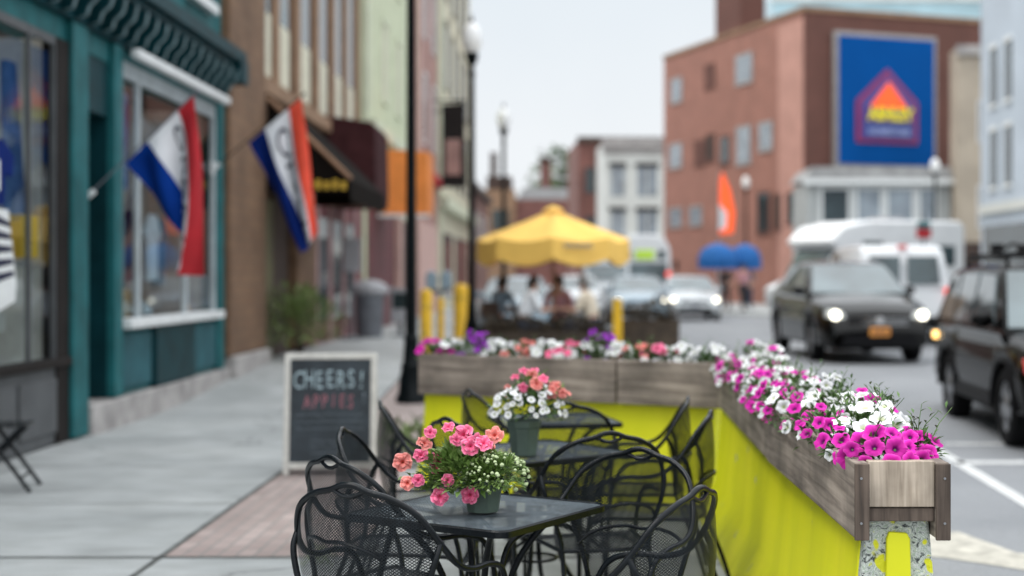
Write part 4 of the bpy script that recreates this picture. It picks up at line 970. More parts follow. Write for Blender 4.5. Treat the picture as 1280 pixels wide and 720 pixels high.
# awnings
t = thing('black_awning', 'sloping black canvas awning with gold lettering under the brown building windows', 'awning', (FX, 0, 0))
q = MB(); A0, A1 = 21.95, 26.2
q.poly([(.13, A0, 4.3), (1.42, A0, 3.05), (1.42, A1, 3.05), (.13, A1, 4.3)]); q.poly([(.13, A0, 4.3), (.13, A0, 2.85), (1.42, A0, 2.85), (1.42, A0, 3.05)]); q.poly([(.13, A1, 4.3), (.13, A1, 2.85), (1.42, A1, 2.85), (1.42, A1, 3.05)]); q.poly([(1.42, A0, 2.72), (1.42, A1, 2.72), (1.42, A1, 3.05), (1.42, A0, 3.05)])
q.build('canvas', 'blackcanvas', t, smooth=False)
q = MB(); q.tube([(.13, A0 - .02, 4.32), (1.43, A0 - .02, 3.06)], .035, 8); q.build('frame', 'awnedge', t)
q = MB()
for i_ in range(5): q.box(.75 + i_ * .13, .83 + i_ * .13, A0 - .015, A0 - .005, 2.9, 3.02 + .03 * (i_ % 2))
q.build('gold_lettering', 'gold', t)
t = thing('maroon_awning', 'boxy maroon awning over the shop doors left of the lamp post', 'awning', (FX, 0, 0))
q = MB(); q.prism([(.0, 2.98), (.98, 2.98), (1.0, 3.25), (.98, 4.5), (.9, 4.62), (.0, 4.75)], 'y', 28.2, 30.3); q.build('canvas', 'maroon', t, smooth=False)
q = MB(); q.box(.0, 1.01, 28.15, 28.2, 2.94, 3.0); q.build('frame', 'awnedge', t)
# orange projecting awning
t = thing('orange_awning', 'bright orange canvas awning just behind the closest lamp post', 'awning', (FX, 0, 0))
q = MB(); q.prism([(.16, 3.1), (1.32, 3.1), (1.36, 3.4), (1.34, 4.68), (.16, 4.76)], 'y', 35.6, 37); q.build('canvas', 'orange', t, smooth=False)
q = MB(); q.box(.1, 1.4, 35.5, 35.58, 3.04, 3.12); q.build('frame', 'white', t)

# shrub in front of brown building
t = thing('bushy_shrub', 'loose green shrub growing at the foot of the brown pier', 'shrub', (-4.2, 23.0, G(23)))
q = MB()
for _ in range(16):
    a = U(0, 2 * pi); r = U(.1, .45); q.tube([(0, 0, 0), (cos(a) * r * .5, sin(a) * r * 1.2, U(.4, .6)), (cos(a) * r, sin(a) * r * 2, U(.7, 1.0))], [.012, .008, .004], 5, 3)
q.build('stems', 'bark', t)
def fs():
    a = U(0, 2 * pi); e = U(-.5, 1.5); d = Vector((cos(a) * cos(e), sin(a) * cos(e), sin(e))); r = U(.4, 1.15) + .2 * sin(a * 3 + e * 4)
    return (d.x * .52 * r, d.y * 1.0 * r, .5 + d.z * .5 * r), d + Vector((U(-.7, .7), U(-.7, .7), U(-.2, .7)))
q = MB(); q.leaves(900, fs, .16, .045); q.build('foliage', 'weed', t, smooth=False)
# litter bin
t = thing('litter_bin', 'grey litter bin with a pale bag bulging from its top, by the maroon shopfront', 'bin', (-4.1, 30.6, G(31)))
q = MB(); q.lathe([(0, 0), (.28, 0), (.31, .85), (.33, .87), (.33, .93), (.28, .93)], seg=16); q.build('bin_body', 'greycan', t)
q = MB(); q.lathe([(.3, .9), (.36, .98), (.33, 1.1), (.2, 1.2), (.05, 1.24), (0, 1.24)], seg=14, scale=(1.2, 1)); q.build('bag', 'bag', t)
t = thing('newspaper_box', 'grey newspaper box standing beside the litter bin', 'newspaper box', (-3.5, 31.2, G(31)))
q = MB(); q.box(-.2, .2, -.2, .2, .3, 1.0); q.box(-.22, .22, -.22, .22, 1.0, 1.05); q.build('box_body', 'bag', t, bevel=.02)
q = MB(); q.box(-.05, .05, -.05, .05, 0, .3); q.box(-.18, .18, -.18, .18, 0, .03); q.build('pedestal', 'greycan', t)
q = MB(); q.box(-.15, .15, -.206, -.2, .6, .95); q.build('window', 'winglass', t)
t = thing('menu_stand', 'tall slim grey stand beside the doorway of the maroon shopfront', 'stand', (-4.3, 29.4, G(30)))
q = MB(); q.tube([(0, 0, 0), (0, 0, 1.5)], .03, 8); q.box(-.2, .2, -.2, .2, 0, .04); q.build('post', 'greycan', t)
q = MB(); q.box(-.18, .18, -.03, .03, 1.4, 2.1); q.build('panel', 'bag', t, bevel=.02)

# ------------------------------------------------------------------ further left buildings
def windows(t, y0, y1, n, z0, hh, rows, dz, m='winglass', fm='winframe', w=.9):
    for r_ in range(rows):
        for i_ in range(n):
            y = lerp(y0, y1, (i_ + .5) / n) - w / 2; zz = z0 + r_ * dz
            f = fb('window', fm, t, (0, .06, y - .1, y + w + .1, zz - .1, zz), (0, .06, y - .1, y + w + .1, zz + hh, zz + hh + .14), (0, .04, y - .08, y, zz, zz + hh), (0, .04, y + w, y + w + .08, zz, zz + hh))
            fb('pane', m, f, (0, .015, y, y + w, zz, zz + hh))
t = thing('pale_green_building', 'pale green rendered building behind the closest lamp post', 'building')
fb('wall', 'palegreen', t, (-3, 0, 33.62, 45.9, 0, 13.5)); fb('cornice', 'palegreend', t, (0, .3, 33.62, 45.9, 5.0, 5.3)); fb('trim', 'palegreend', t, (0, .1, 33.65, 34.1, 5.3, 13.4))
windows(t, 36, 45.5, 3, 6.2, 2, 2, 3.4, 'cream', 'palegreend')
fb('shopfront', 'maroonwall', t, (0, .05, 34.2, 39.6, .1, 3.2)); fb('shopfront', 'brownd', t, (0, .05, 41, 45.5, .1, 3.2)); fb('door_frame', 'pinktrim', t, (.05, .2, 39.7, 40.3, .1, 3.3))
t = thing('pink_brick_building', 'narrow pink brick building right of the closest lamp post', 'building')
fb('wall', 'pink', t, (-3, 0, 45.92, 54, 0, 14)); fb('corner_trim', 'pinktrim', t, (0, .1, 46, 46.6, 0, 14)); fb('cornice', 'flagred', t, (0, .25, 46.7, 54, 4.9, 5.2))
windows(t, 47, 54, 2, 6.2, 2.2, 2, 3.6); fb('shopfront', 'pinktrim', t, (0, .05, 46.8, 53.6, .1, 3.4))
t = thing('cream_building', 'tall cream building with dark windows next to the open sky', 'building')
fb('wall', 'creamwall', t, (-3, 0, 54.02, 73, 0, 19)); fb('corner_trim', 'palegreend', t, (0, .12, 54.1, 54.9, 0, 19))
windows(t, 56, 72, 4, 5.5, 2.6, 4, 3.7, 'winglass', 'greyd', 1.3); fb('cornice', 'palegreend', t, (0, .4, 54.02, 73, 4.2, 4.6)); fb('shop_windows', 'winglass', t, (0, .04, 56, 61, .7, 3.3), (0, .04, 63, 71, .7, 3.3))
t = thing('hanging_sign', 'dark vertical blade sign with a red panel hanging from the cream building', 'sign', (FX, 0, 0))
q = MB(); q.box(.3, 1.15, 52.3, 52.45, 4.85, 7.9); q.build('sign_board', 'greyd', t, bevel=.02); q = MB(); q.box(.45, 1.0, 52.28, 52.297, 5.3, 6.6); q.build('picture_panel', 'pink', t)
q = MB(); q.tube([(0, 52.37, 7.6), (1.1, 52.37, 7.97)], .03, 8); q.tube([(0, 52.37, 8.02), (1.2, 52.37, 8.02)], .04, 8); q.build('arm', 'lampblack', t)
t = thing('low_brick_building', 'lower brick shop row beyond the cream building', 'building')
fb('wall', 'dkred', t, (-3, 0, 73.02, 92, 0, 6.2)); windows(t, 74, 91, 5, 3.6, 1.4, 1, 1)
fb('cornice', 'brownd', t, (0, .3, 73.02, 92, 6.2, 6.5))

# bollards, pay station
def bollard(name, label, x, y, r, h):
    t = thing(name, label, 'bollard', (x, y, G(y)), 0, None)
    q = MB(); q.lathe([(0, 0), (r * 1.15, 0), (r * 1.15, .05), (r, .08), (r, h - r * .6), (r * .8, h - r * .25), (r * .4, h), (0, h)], seg=14); q.build('bollard_body', 'yellowpaint', t)
    q = MB(); q.lathe([(r * 1.03, h * .7), (r * 1.04, h * .71), (r * 1.04, h * .76), (r * 1.03, h * .77)], seg=14); q.build('band', 'gold', t)
bollard('bollard', 'stout yellow bollard immediately right of the closest lamp post', -2.2, 23.4, .1, 1.1)
bollard('bollard', 'thin yellow bollard second from the closest lamp post', -2.03, 24.2, .055, .95)
bollard('bollard', 'thick yellow bollard in front of the second lamp post', -2.1, 30.2, .16, 1.15)
t = thing('parking_meter', 'grey double headed parking meter above the yellow bollard', 'parking meter', (-2.12, 24.9, G(24.9)))
q = MB(); q.tube([(0, 0, 0), (0, 0, 1.05)], .03, 8); q.tube([(-.14, 0, 1.05), (.14, 0, 1.05)], .03, 8); q.build('post', 'greycan', t)
for sx in (-1, 1):
    q = MB(); q.prism([(sx * .13 - .09, 1.08), (sx * .13 + .09, 1.08), (sx * .13 + .1, 1.3), (sx * .13 + .06, 1.4), (sx * .13 - .06, 1.4), (sx * .13 - .1, 1.3)], 'y', -.06, .06); q.build('meter_head', 'carblue', t, bevel=.02)

# ------------------------------------------------------------------ second terrace
def lowplanter(label, x0, x1, y, ztop, ph):
    t = thing('brown_planter', label, 'planter', (0, y, G(y)), 0, 'brown planters around the second terrace')
    q = MB(); q.box(x0, x1, -.02, .02, .05, ztop); q.box(x0, x1, .3, .34, .05, ztop); q.box(x0 - .03, x0, -.02, .34, .03, ztop + .01); q.box(x1, x1 + .03, -.02, .34, .03, ztop + .01); q.build('box', 'woodx', t)
    q = MB(); q.box(x0, x1, .022, .298, .1, ztop - .04); q.build('soil', 'soil', t)
    p = thing('bronze_plants', 'dark bronze foliage filling the %s' % label, 'plant', (0, y + .15, G(y) + ztop - .04), 0, None)
    q = MB()
    def fn():
        x = U(x0, x1); return (x, U(-.2, .2), U(0, ph) * (1 + .3 * sin(x * 9))), Vector((U(-1, 1), U(-1, .4), U(-.2, 1)))
    q.leaves(int(700 * (x1 - x0)), fn, .09, .04); q.build('foliage', 'brownleaf', p, smooth=False)
lowplanter('long low brown planter in front of the seated diners', -1.2, .82, 22.4, .45, .22)
lowplanter('taller brown planter right of the yellow post', 1.0, 1.85, 22.4, .62, .32)
good('yellow_post', 'upright yellow board post between the two brown planters', 'post', 'yellowpaint', lambda q: q.box(.83, .97, 22.2, 22.36, .25, 1.2), bevel=.01)
# parasol
t = thing('yellow_parasol', 'large yellow market parasol over the second terrace', 'parasol', (-.12, 25.4, G(25.4)))
ap = 2.52; ed = 1.97; Rr = 1.36
q = MB(); n = 8
def cp(a, r):
    k_ = a / (2 * pi) * n; f = k_ - math.floor(k_); sag = .07 * sin(pi * f) * (r / Rr); rr_ = r * (cos(pi / n) / cos(pi / n * (2 * f - 1)))
    return (rr_ * cos(a), rr_ * sin(a), lerp(ap, ed, (r / Rr) ** .9) - sag)
q.grid(lambda u, v: cp(u * 2 * pi, max(.02, v * Rr)), 64, 8); q.build('canopy', 'yellowcanvas', t, ang=60)
q = MB(); q.grid(lambda u, v: (lambda p: (p[0] * (1 + .01 * v), p[1] * (1 + .01 * v), p[2] - v * (.36 + .05 * abs(sin(u * 2 * pi * 4 * 1)))))(cp(u * 2 * pi, Rr)), 96, 3); q.build('valance', 'yellowcanvas', t)
q = MB(); q.lathe([(.2, ap - .06), (.14, ap + .0), (.05, ap + .04), (0, ap + .05)], seg=16); q.build('top_cap', 'yellowcanvas', t)
q = MB(); q.tube([(0, 0, 0), (0, 0, ap)], .028, 10); q.build('pole', 'woodpole', t)
for i_ in range(8):
    a = 2 * pi * i_ / 8; q = MB(); q.tube([(0, 0, ap - .03), (cos(a) * Rr * .98, sin(a) * Rr * .98, ed - .02)], .01, 6); q.build('rib', 'woodpole', t)
q = MB(); q.lathe([(0, 0), (.28, 0), (.28, .06), (.08, .12), (.05, .3), (0, .3)], seg=16); q.build('base', 'lampblack', t)
mt_ = frame_of((.924, .383, 0), (-.1, .25, .96), (.36, -.9, .25), (.42, -1.30, 1.83))
q = MB(); q.tube([mt_ @ Vector((-.26 + .02 * i_, .05 * sin(i_ * 2.1), 0)) for i_ in range(27)], .014, 5); q.build('printed_script', 'alum', t)
t = thing('cafe_table', 'round cafe table under the yellow parasol', 'table', (.0, 24.6, G(24.6)))
q = MB(); q.lathe([(0, .7), (.4, .7), (.42, .715), (.4, .73), (0, .73)], seg=24); q.build('tabletop', 'brownd', t); q = MB(); q.tube([(0, 0, .05), (0, 0, .7)], .03, 8); q.lathe([(0, 0), (.25, 0), (.2, .05), (0, .05)], seg=16); q.build('pedestal', 'iron', t)

# ------------------------------------------------------------------ people
def skinned(name, pts, edges, rad, m, parent, sub=1):
    me = bpy.data.meshes.new(name); me.from_pydata(pts, edges, []); me.materials.append(M[m])
    bm = bmesh.new(); bm.from_mesh(me); lay = bm.verts.layers.skin.verify(); bm.verts.ensure_lookup_table()
    for v, r in zip(bm.verts, rad): v[lay].radius = (r, r) if not isinstance(r, tuple) else r
    bm.verts[0][lay].use_root = True
    bm.to_mesh(me); bm.free()
    o = bpy.data.objects.new(name, me); COL.objects.link(o); o.parent = parent
    s_ = o.modifiers.new('skin', 'SKIN'); s_.use_smooth_shade = True
    o.modifiers.new('sub', 'SUBSURF').levels = sub; o.modifiers[-1].render_levels = sub + 1
    return o
def person(label, loc, rz, shirt, pants, hair, seated=True, stride=.0, reach=.3, bag=False):
    t = thing('person', label, 'person', loc, rz)
    hipz = .5 if seated else .93
    P = {}; tl = .12 if seated else .02
    P['hip'] = (0, 0, hipz); P['waist'] = (0, -.01, hipz + .18); P['chest'] = (0, tl * .5, hipz + .38); P['neck'] = (0, tl, hipz + .55); P['nk2'] = (0, tl + .02, hipz + .61); P['head'] = (0, tl + .04, hipz + .7); P['crown'] = (0, tl + .03, hipz + .8)
    for s_, sx in (('l', -1), ('r', 1)):
        st = stride * sx
        P['hj' + s_] = (sx * .1, 0, hipz - .02)
        if seated: P['kn' + s_] = (sx * .13, .43, .5); P['an' + s_] = (sx * .13, .42, .1); P['to' + s_] = (sx * .14, .6, .04)
        else: P['kn' + s_] = (sx * .1, .04 + st * .5, .5); P['an' + s_] = (sx * .1, st - .02, .09); P['to' + s_] = (sx * .11, st + .16, .04)
        P['sh' + s_] = (sx * .18, tl, hipz + .5)
        P['el' + s_] = (sx * .25, tl + (.12 if seated else -.02 - st * .3), hipz + .23); P['wr' + s_] = (sx * .17, tl + (.36 if seated else .1 - st * .5), hipz + (.27 if seated else .02)); P['ha' + s_] = (sx * .14, tl + (.44 if seated else .13 - st * .6), hipz + (.27 if seated else -.06))
    names_ = list(P); ix = {n_: i for i, n_ in enumerate(names_)}
    ed = [('hip', 'waist'), ('waist', 'chest'), ('chest', 'neck'), ('neck', 'nk2'), ('nk2', 'head'), ('head', 'crown')]
    for s_ in 'lr': ed += [('hip', 'hj' + s_), ('hj' + s_, 'kn' + s_), ('kn' + s_, 'an' + s_), ('an' + s_, 'to' + s_), ('neck', 'sh' + s_), ('sh' + s_, 'el' + s_), ('el' + s_, 'wr' + s_), ('wr' + s_, 'ha' + s_)]
    rad = {'hip': .13, 'waist': .12, 'chest': .14, 'neck': .07, 'nk2': .055, 'head': .095, 'crown': .06, 'hj': .09, 'kn': .06, 'an': .042, 'to': .035, 'sh': .06, 'el': .043, 'wr': .028, 'ha': .03}
    rr_ = [rad.get(n_, rad.get(n_[:-1], .05)) for n_ in names_]
    skinned('body', [P[n_] for n_ in names_], [(ix[a], ix[b_]) for a, b_ in ed], rr_, 'skin', t)
    def sub(name, keep, m, grow, cut=None):
        nn = [n_ for n_ in names_ if n_ in keep]; jx = {n_: i for i, n_ in enumerate(nn)}
        ee = [(jx[a], jx[b_]) for a, b_ in ed if a in jx and b_ in jx]
        return skinned(name, [P[n_] for n_ in nn], ee, [rad.get(n_, rad.get(n_[:-1], .05)) * grow + .006 for n_ in nn], m, t)
    sub('shirt', ['hip', 'waist', 'chest', 'neck', 'shl', 'shr', 'ell', 'elr'], shirt, 1.08)
    sub('trousers', ['hip', 'hjl', 'hjr', 'knl', 'knr', 'anl', 'anr'], pants, 1.1)
    hd = Vector(P['head'])
    q = MB(); q.grid(lambda u, v: (hd.x + .108 * sin(pi * v * .62) * cos(2 * pi * u), hd.y - .012 + .118 * sin(pi * v * .62) * sin(2 * pi * u) * (1 if sin(2 * pi * u) < 0 else .8), hd.z + .025 + .125 * cos(pi * v * .62) - (.05 if sin(2 * pi * u) < -.2 else -.02) * v), 20, 10); q.build('hair', hair, t)
    q = MB(); q.lathe([(0, -.02), (.012, -.01), (.014, .0), (0, .02)], (hd.x, hd.y + .1, hd.z - .01), 8); 
    for sx in (-1, 1): q.lathe([(0, -.025), (.012, 0), (0, .025)], (hd.x + sx * .098, hd.y, hd.z - .01), 8)
    q.build('nose_and_ears', 'skin', t)
    q = MB()
    for sx in (-1, 1): q.lathe([(0, -.008), (.009, 0), (0, .008)], (hd.x + sx * .035, hd.y + .092, hd.z + .015), 8)
    q.build('eyes', 'navy', t)
    q = MB()
    for sx in (-1, 1):
        y_, z_ = P['tol' if sx < 0 else 'tor'][1:]; xx = P['tol' if sx < 0 else 'tor'][0]
        q.lathe([(0, -.16), (.045, -.15), (.055, -.05), (.05, .06), (0, .1)], (xx, y_ - .03, .05), 10, 'y', (1, .9))
    q.build('shoes', 'shirtblack', t)
    return t
def cafechair(label, loc, rz):
    t = thing('cafe_chair', label, 'chair', loc, rz, 'dark chairs on the second terrace')
    q = MB(); q.box(-.2, .2, -.2, .22, .42, .45); q.build('seat', 'brownd', t, bevel=.01)
    for x in (-.18, .18):
        for y in (-.18, .2):
            q = MB(); q.tube([(x, y, 0), (x, y, .42)] if y > 0 else [(x, y - .04, 0), (x, y, .43), (x, y - .06, .85)], .014, 8); q.build('leg', 'iron', t)
    q = MB(); q.box(-.19, .19, -.25, -.23, .6, .86); q.build('backrest', 'brownd', t, bevel=.005)
    return t
g25 = G(25)
cafechair('dark chair under the diner in the white shirt', (-.55, 24.45, g25), radians(-90)); person('diner in a white shirt seated left of the parasol pole', (-.6, 24.4, g25 - .02), radians(-80), 'shirtwhite', 'denim', 'hairdark')
cafechair('dark chair under the diner in the cream shirt', (.58, 24.4, g25), radians(85)); person('diner in a cream shirt seated right of the parasol pole', (.55, 24.4, g25 - .02), radians(80), 'shirtcream', 'denim', 'hairgrey')
cafechair('dark chair under the diner in the grey blue shirt', (-1.12, 25.3, g25), radians(-30)); person('diner in a grey blue shirt seated at the far left of the second terrace', (-1.12, 25.3, g25 - .02), radians(-40), 'shirtblue', 'shirtblack', 'hairdark')
cafechair('dark chair behind the round cafe table, with its diner facing us', (.05, 25.8, g25), radians(180)); person('diner in a pink shirt facing us behind the cafe table', (-.02, 25.75, g25 - .02), radians(175), 'shirtpink', 'denim', 'hairdark')
person('pedestrian in black standing under the blue parasols', (6.35, 54.5, .25), radians(150), 'shirtblack', 'shirtblack', 'hairdark', False, .1)
person('pedestrian in pink walking by the blue parasols', (6.95, 54.0, .25), radians(200), 'shirtpink', 'shirtblack', 'hairdark', False, .2)
person('pedestrian in grey blue by the far brick wall', (7.4, 56, .25), radians(170), 'shirtblue', 'denim', 'hairgrey', False, .15)

# ------------------------------------------------------------------ vehicles
def wheel(parent, x, y, r, w):
    s_ = 1 if x > 0 else -1
    o = bpy.data.objects.new('wheel', MBw(r, w)); COL.objects.link(o); o.parent = parent; o.location = (x, y, r); o.rotation_euler = (0, 0, 0 if s_ > 0 else pi)
    q = MB(); q.lathe([(r * .64, w * .40), (r * .62, w * .36), (r * .2, w * .42), (r * .14, w * .46), (0, w * .46)], seg=20, axis='x')
    q.mi = 1
    for i_ in range(5):
        a = 2 * pi * i_ / 5 + .3; c_, s2 = cos(a), sin(a)
        q.poly([(w * .415, c_ * r * .28 - s2 * r * .07, s2 * r * .28 + c_ * r * .07), (w * .415, c_ * r * .28 + s2 * r * .07, s2 * r * .28 - c_ * r * .07), (w * .405, c_ * r * .56 + s2 * r * .13, s2 * r * .56 - c_ * r * .13), (w * .405, c_ * r * .56 - s2 * r * .13, s2 * r * .56 + c_ * r * .13)])
    m = q.build('rim', ['rim', 'cartrim'], o)
    return o
_wc = {}
def MBw(r, w):
    if (r, w) not in _wc:
        q = MB(); q.lathe([(r * .6, -w * .5), (r * .9, -w * .5), (r, -w * .38), (r, w * .38), (r * .9, w * .5), (r * .66, w * .48), (r * .6, w * .3)], seg=28, axis='x'); o = q.build('tyre', 'rubber'); _wc[(r, w)] = o.data; bpy.data.objects.remove(o)
    return _wc[(r, w)]
def vehicle(name, label, cat, loc, rz, P, scale=1.):
    t = thing(name, label, cat, loc, rz); t.scale = scale if isinstance(scale, tuple) else (scale,) * 3
    L, W = P['L'], P['W']; h = W / 2; wr = P.get('wr', .33); wys = P['wy']; m = P['m']
    hood = P['deck']; cab = P['cab']
    def zlo(y):
        z = P.get('sill', .24)
        for wy in wys:
            d = abs(y - wy); Rw = wr + .07
            if d < Rw: z = max(z, sqrt(Rw * Rw - d * d) + wr * .9)
        return z
    def hw(y):
        e = abs(y) - (L / 2 - P.get('er', .6)); f = clamp(e / P.get('er', .6)); return h * (1 - P.get('taper', .16) * f ** 2.2)
    ys = sorted(set([-L / 2 + L * i / 60 for i in range(61)] + [wy + s_ * (wr + .07) * c_ for wy in wys for s_ in (-1, 1) for c_ in (.999, 1.001, .9, .7)] + [p[0] for p in hood]))
    q = MB(); n = 0; rings = []
    for y in ys:
        zt = pl(hood, y); zb = min(zlo(y), zt - .12); w_ = hw(y); zm = lerp(zb, zt, .55)
        half = [(0, zb + .02), (w_ * .82, zb), (w_ * .97, zb + .03), (w_ * 1.0, lerp(zb, zt, .35)), (w_ * .995, zm), (w_ * .965, zt - .09), (w_ * .9, zt - .02), (w_ * .6, zt + .012), (0, zt + .03)]
        ring = [(x, y, z_) for x, z_ in half] + [(-x, y, z_) for x, z_ in half[-2:0:-1]]
        rings.append(ring)
    for ring in rings: q.v += ring
    k_ = len(rings[0])
    for i_ in range(len(rings) - 1):
        for j in range(k_):
            a = i_ * k_ + j; c_ = i_ * k_ + (j + 1) % k_; q.face((a, c_, c_ + k_, a + k_))
    q.face(range(k_)); q.face([(len(rings) - 1) * k_ + j for j in range(k_)][::-1])
    q.build('body', m, t, ang=50)
    # cabin: (y, z) profile of the roof, base z
    wb, wt = P.get('wb', .93) * h, P.get('wt', .72) * h
    q = MB(); yr0, yr1, yf1, yf0 = cab['y']; zr = cab['z']; zb = cab['zb']; zbf = cab.get('zbf', zb)
    def cabpt(y):
        if y < yr1: return lerp(zb, zr, (y - yr0) / (yr1 - yr0))
        if y > yf1: return lerp(zbf, zr, (yf0 - y) / (yf0 - yf1))
        return zr + .03 * sin(pi * (y - yr1) / (yf1 - yr1))
    cy = [yr0, lerp(yr0, yr1, .5), yr1 - .02, yr1 + .1] + [lerp(yr1, yf1, i_ / 6) for i_ in range(1, 6)] + [yf1 - .1, yf1 + .02, lerp(yf1, yf0, .5), yf0]
    rings = []
    for y in cy:
        zt = cabpt(y); f = (zt - zb) / (zr - zb); wt_ = lerp(wb, wt, clamp(f)); base = lerp(zb, zbf, clamp((y - yr0) / (yf0 - yr0)))
        half = [(wb, base - .06), (lerp(wb, wt_, .5), lerp(base, zt, .5)), (wt_, zt - .05 * f), (wt_ - .07 * f, zt), (0, zt + .015 * f)]
        rings.append([(x, y, z_) for x, z_ in half] + [(-x, y, z_) for x, z_ in half[-2::-1]])
    k_ = len(rings[0])
    for ring in rings: q.v += ring
    for i_ in range(len(rings) - 1):
        for j in range(k_ - 1): a = i_ * k_ + j; q.face((a, a + 1, a + 1 + k_, a + k_))
    q.build('roof', m, t, ang=40)
    g = P.get('glass', 'carglass')
    def pane(name, pts, off):
        q = MB(); pts = [Vector(p) for p in pts]; nrm = (pts[1] - pts[0]).cross(pts[2] - pts[0]).normalized()
        if nrm.dot(Vector(off)) < 0: nrm = -nrm
        a = [p + nrm * .012 for p in pts]; c_ = [p - nrm * .01 for p in pts]; n_ = len(pts); q.v = [tuple(p) for p in a + c_]
        q.face(range(n_)); 
        for i_ in range(n_): q.face((i_, (i_ + 1) % n_, n_ + (i_ + 1) % n_, n_ + i_))
        return q.build(name, g, t, smooth=False)
    def onc(y, f): # point on cabin side at fraction f of height
        zt = cabpt(y); ff = clamp((zt - zb) / (zr - zb)); wt_ = lerp(wb, wt, ff); base = lerp(zb, zbf, clamp((y - yr0) / (yf0 - yr0)))
        return lerp(wb, wt_, f) , lerp(base, zt, f)
    def wsh(y0, y1, zz0, sg):
        a, c_ = lerp(y0, y1, .06), lerp(y0, y1, .93); za, zc = cabpt(a), cabpt(c_)
        wa, wc_ = lerp(wb, wt, clamp((za - zb) / (zr - zb))) - .05, lerp(wb, wt, clamp((zc - zb) / (zr - zb))) - .06
        return [(-wa, a, za), (wa, a, za), (wc_, c_, zc), (-wc_, c_, zc)]
    pane('windshield', wsh(yf0, yf1, zbf, 1), (0, 1, .5)); pane('rear_window', wsh(yr0, yr1, zb, -1), (0, -1, .5))
    for sg in (-1, 1):
        for (a, c_) in P['sw']:
            pts = []
            for y, f in ((a[0], .1), (a[1], .1), (a[2], .86), (a[3], .86)) if False else ((c_[0], .06), (c_[1], .06), (c_[2], .86), (c_[3], .86)):
                x, z_ = onc(y, f); pts.append((sg * (x + .004), y, z_))
            pane('side_window', pts, (sg, 0, 0))
    for wy in wys:
        for sg in (-1, 1): wheel(t, sg * (h - .12), wy, wr, .22)
    # underbody shadow block
    q = MB(); q.box(-h + .25, h - .25, -L / 2 + .3, L / 2 - .3, .2, .5); q.build('underbody', 'cartrim', t)
    for sg in (-1, 1):
        q = MB(); mx, my, mz = sg * (wb + .1), P['mir'][0], P['mir'][1]
        q.lathe([(0, -.07), (.08, -.055), (.1, 0), (.07, .05), (0, .06)], (mx, my, mz), 12, 'y', (1.1, .75)); q.tube([(sg * (wb - .03), my + .02, mz - .05), (mx, my, mz - .03)], .025, 6); q.build('wing_mirror', m if P.get('mirpaint', True) else 'cartrim', t)
    return t
def lampbox(name, m, t, x0, x1, y0, y1, z0, z1, bevel=.015): 
    q = MB(); q.box(min(x0, x1), max(x0, x1), min(y0, y1), max(y0, y1), z0, z1); return q.build(name, m, t, bevel=bevel)
def oval(name, m, t, c, r, sy=1., seg=16, d=.02):
    q = MB(); q.lathe([(0, -d), (r * .8, -d * .7), (r, 0), (r, d)], c, seg, 'y', (1, sy)); return q.build(name, m, t)
SED = dict(L=4.75, W=1.84, wy=[-1.45, 1.38], m='cardark', wr=.33, deck=[(-2.375, .62), (-2.36, .8), (-2.25, .98), (-1.7, 1.04), (-1.2, 1.0), (.95, .98), (1.4, .93), (1.95, .84), (2.22, .74), (2.34, .6), (2.375, .45)], cab=dict(y=(-2.0, -1.05, .25, 1.15), z=1.43, zb=1.0, zbf=.95), sw=[(0, (-1.35, -.45, -.42, -.95)), (0, (-.35, .72, .2, -.32))], mir=(.72, 1.02))
def sedan_front(t, lit='headlit', plate='plateor', m='cardark', zs=1.):
    yf = 2.34
    q = MB(); q.prism([(-.42, .52), (.42, .52), (.5, .62), (.44, .68), (-.44, .68), (-.5, .62)], 'y', yf - .06, yf + .012); g = q.build('grille', 'cartrim', t)
    for z_ in (.56, .6, .64): lampbox('grille_bar', 'chrome', g, -.46, .46, yf + .012, yf + .02, z_ - .006, z_ + .006, 0)
    oval('badge', 'chrome', t, (0, yf + .03, .62), .07, .7)
    q = MB(); q.prism([(-.62, .26), (.62, .26), (.55, .42), (-.55, .42)], 'y', yf - .05, yf + .045); q.build('lower_intake', 'cartrim', t)
    for sg in (-1, 1):
        q = MB(); q.prism([(sg * .5, .62), (sg * .84, .66), (sg * .82, .78), (sg * .58, .74)], 'y', yf - .22, yf - .02 if False else yf - .035); q.build('headlight_housing', 'headoff', t)
        if lit: 
            oval('headlight', lit, t, (sg * .70, yf - .0, .69), .075, .85)
        oval('fog_lamp', 'chrome', t, (sg * .72, yf - .03, .36), .05)
    lampbox('number_plate', plate, t, -.16, .16, yf + .05, yf + .062, .4, .52, .004)
    q = MB(); 
    for i_ in range(6): q.box(-.12 + i_ * .042, -.095 + i_ * .042, yf + .062, yf + .065, .43, .49)
    q.build('plate_characters', 'navy', t)
c1 = vehicle('dark_sedan', 'dark bronze saloon car with lit headlights driving toward us', 'car', (5.1, 25.6, -.13 + G(25)), pi + radians(2), SED, (1.02, 1.06, 1.17)); sedan_front(c1)
S2 = dict(SED); S2['m'] = 'carsilver'
c2 = vehicle('silver_sedan', 'silver white saloon car with lit headlights further down the road', 'car', (4.35, 48.2, .12), pi, S2, 1.); sedan_front(c2, 'headlit', 'platew')
S3 = dict(SED); S3['m'] = 'carblue'
c3 = vehicle('blue_grey_sedan', 'blue grey saloon car behind the second terrace, headlights lit', 'car', (2.5, 46.0, .12), pi, S3, 1.); sedan_front(c3, 'headlit', 'platew')
S4 = dict(SED); S4['m'] = 'carblue'
c4 = vehicle('parked_sedan', 'parked grey saloon car with one warm headlight beside the second lamp post', 'car', (-1.1, 36.2, .12), pi, S4, .98); sedan_front(c4, 'warmlit', 'platew')
S6 = dict(SED); S6['m'] = 'carwhite'
c6 = vehicle('pale_sedan', 'pale saloon car seen in the gap under the yellow parasol', 'car', (.6, 52.0, .12), pi, S6, 1.); sedan_front(c6, 'headoff', 'platew')
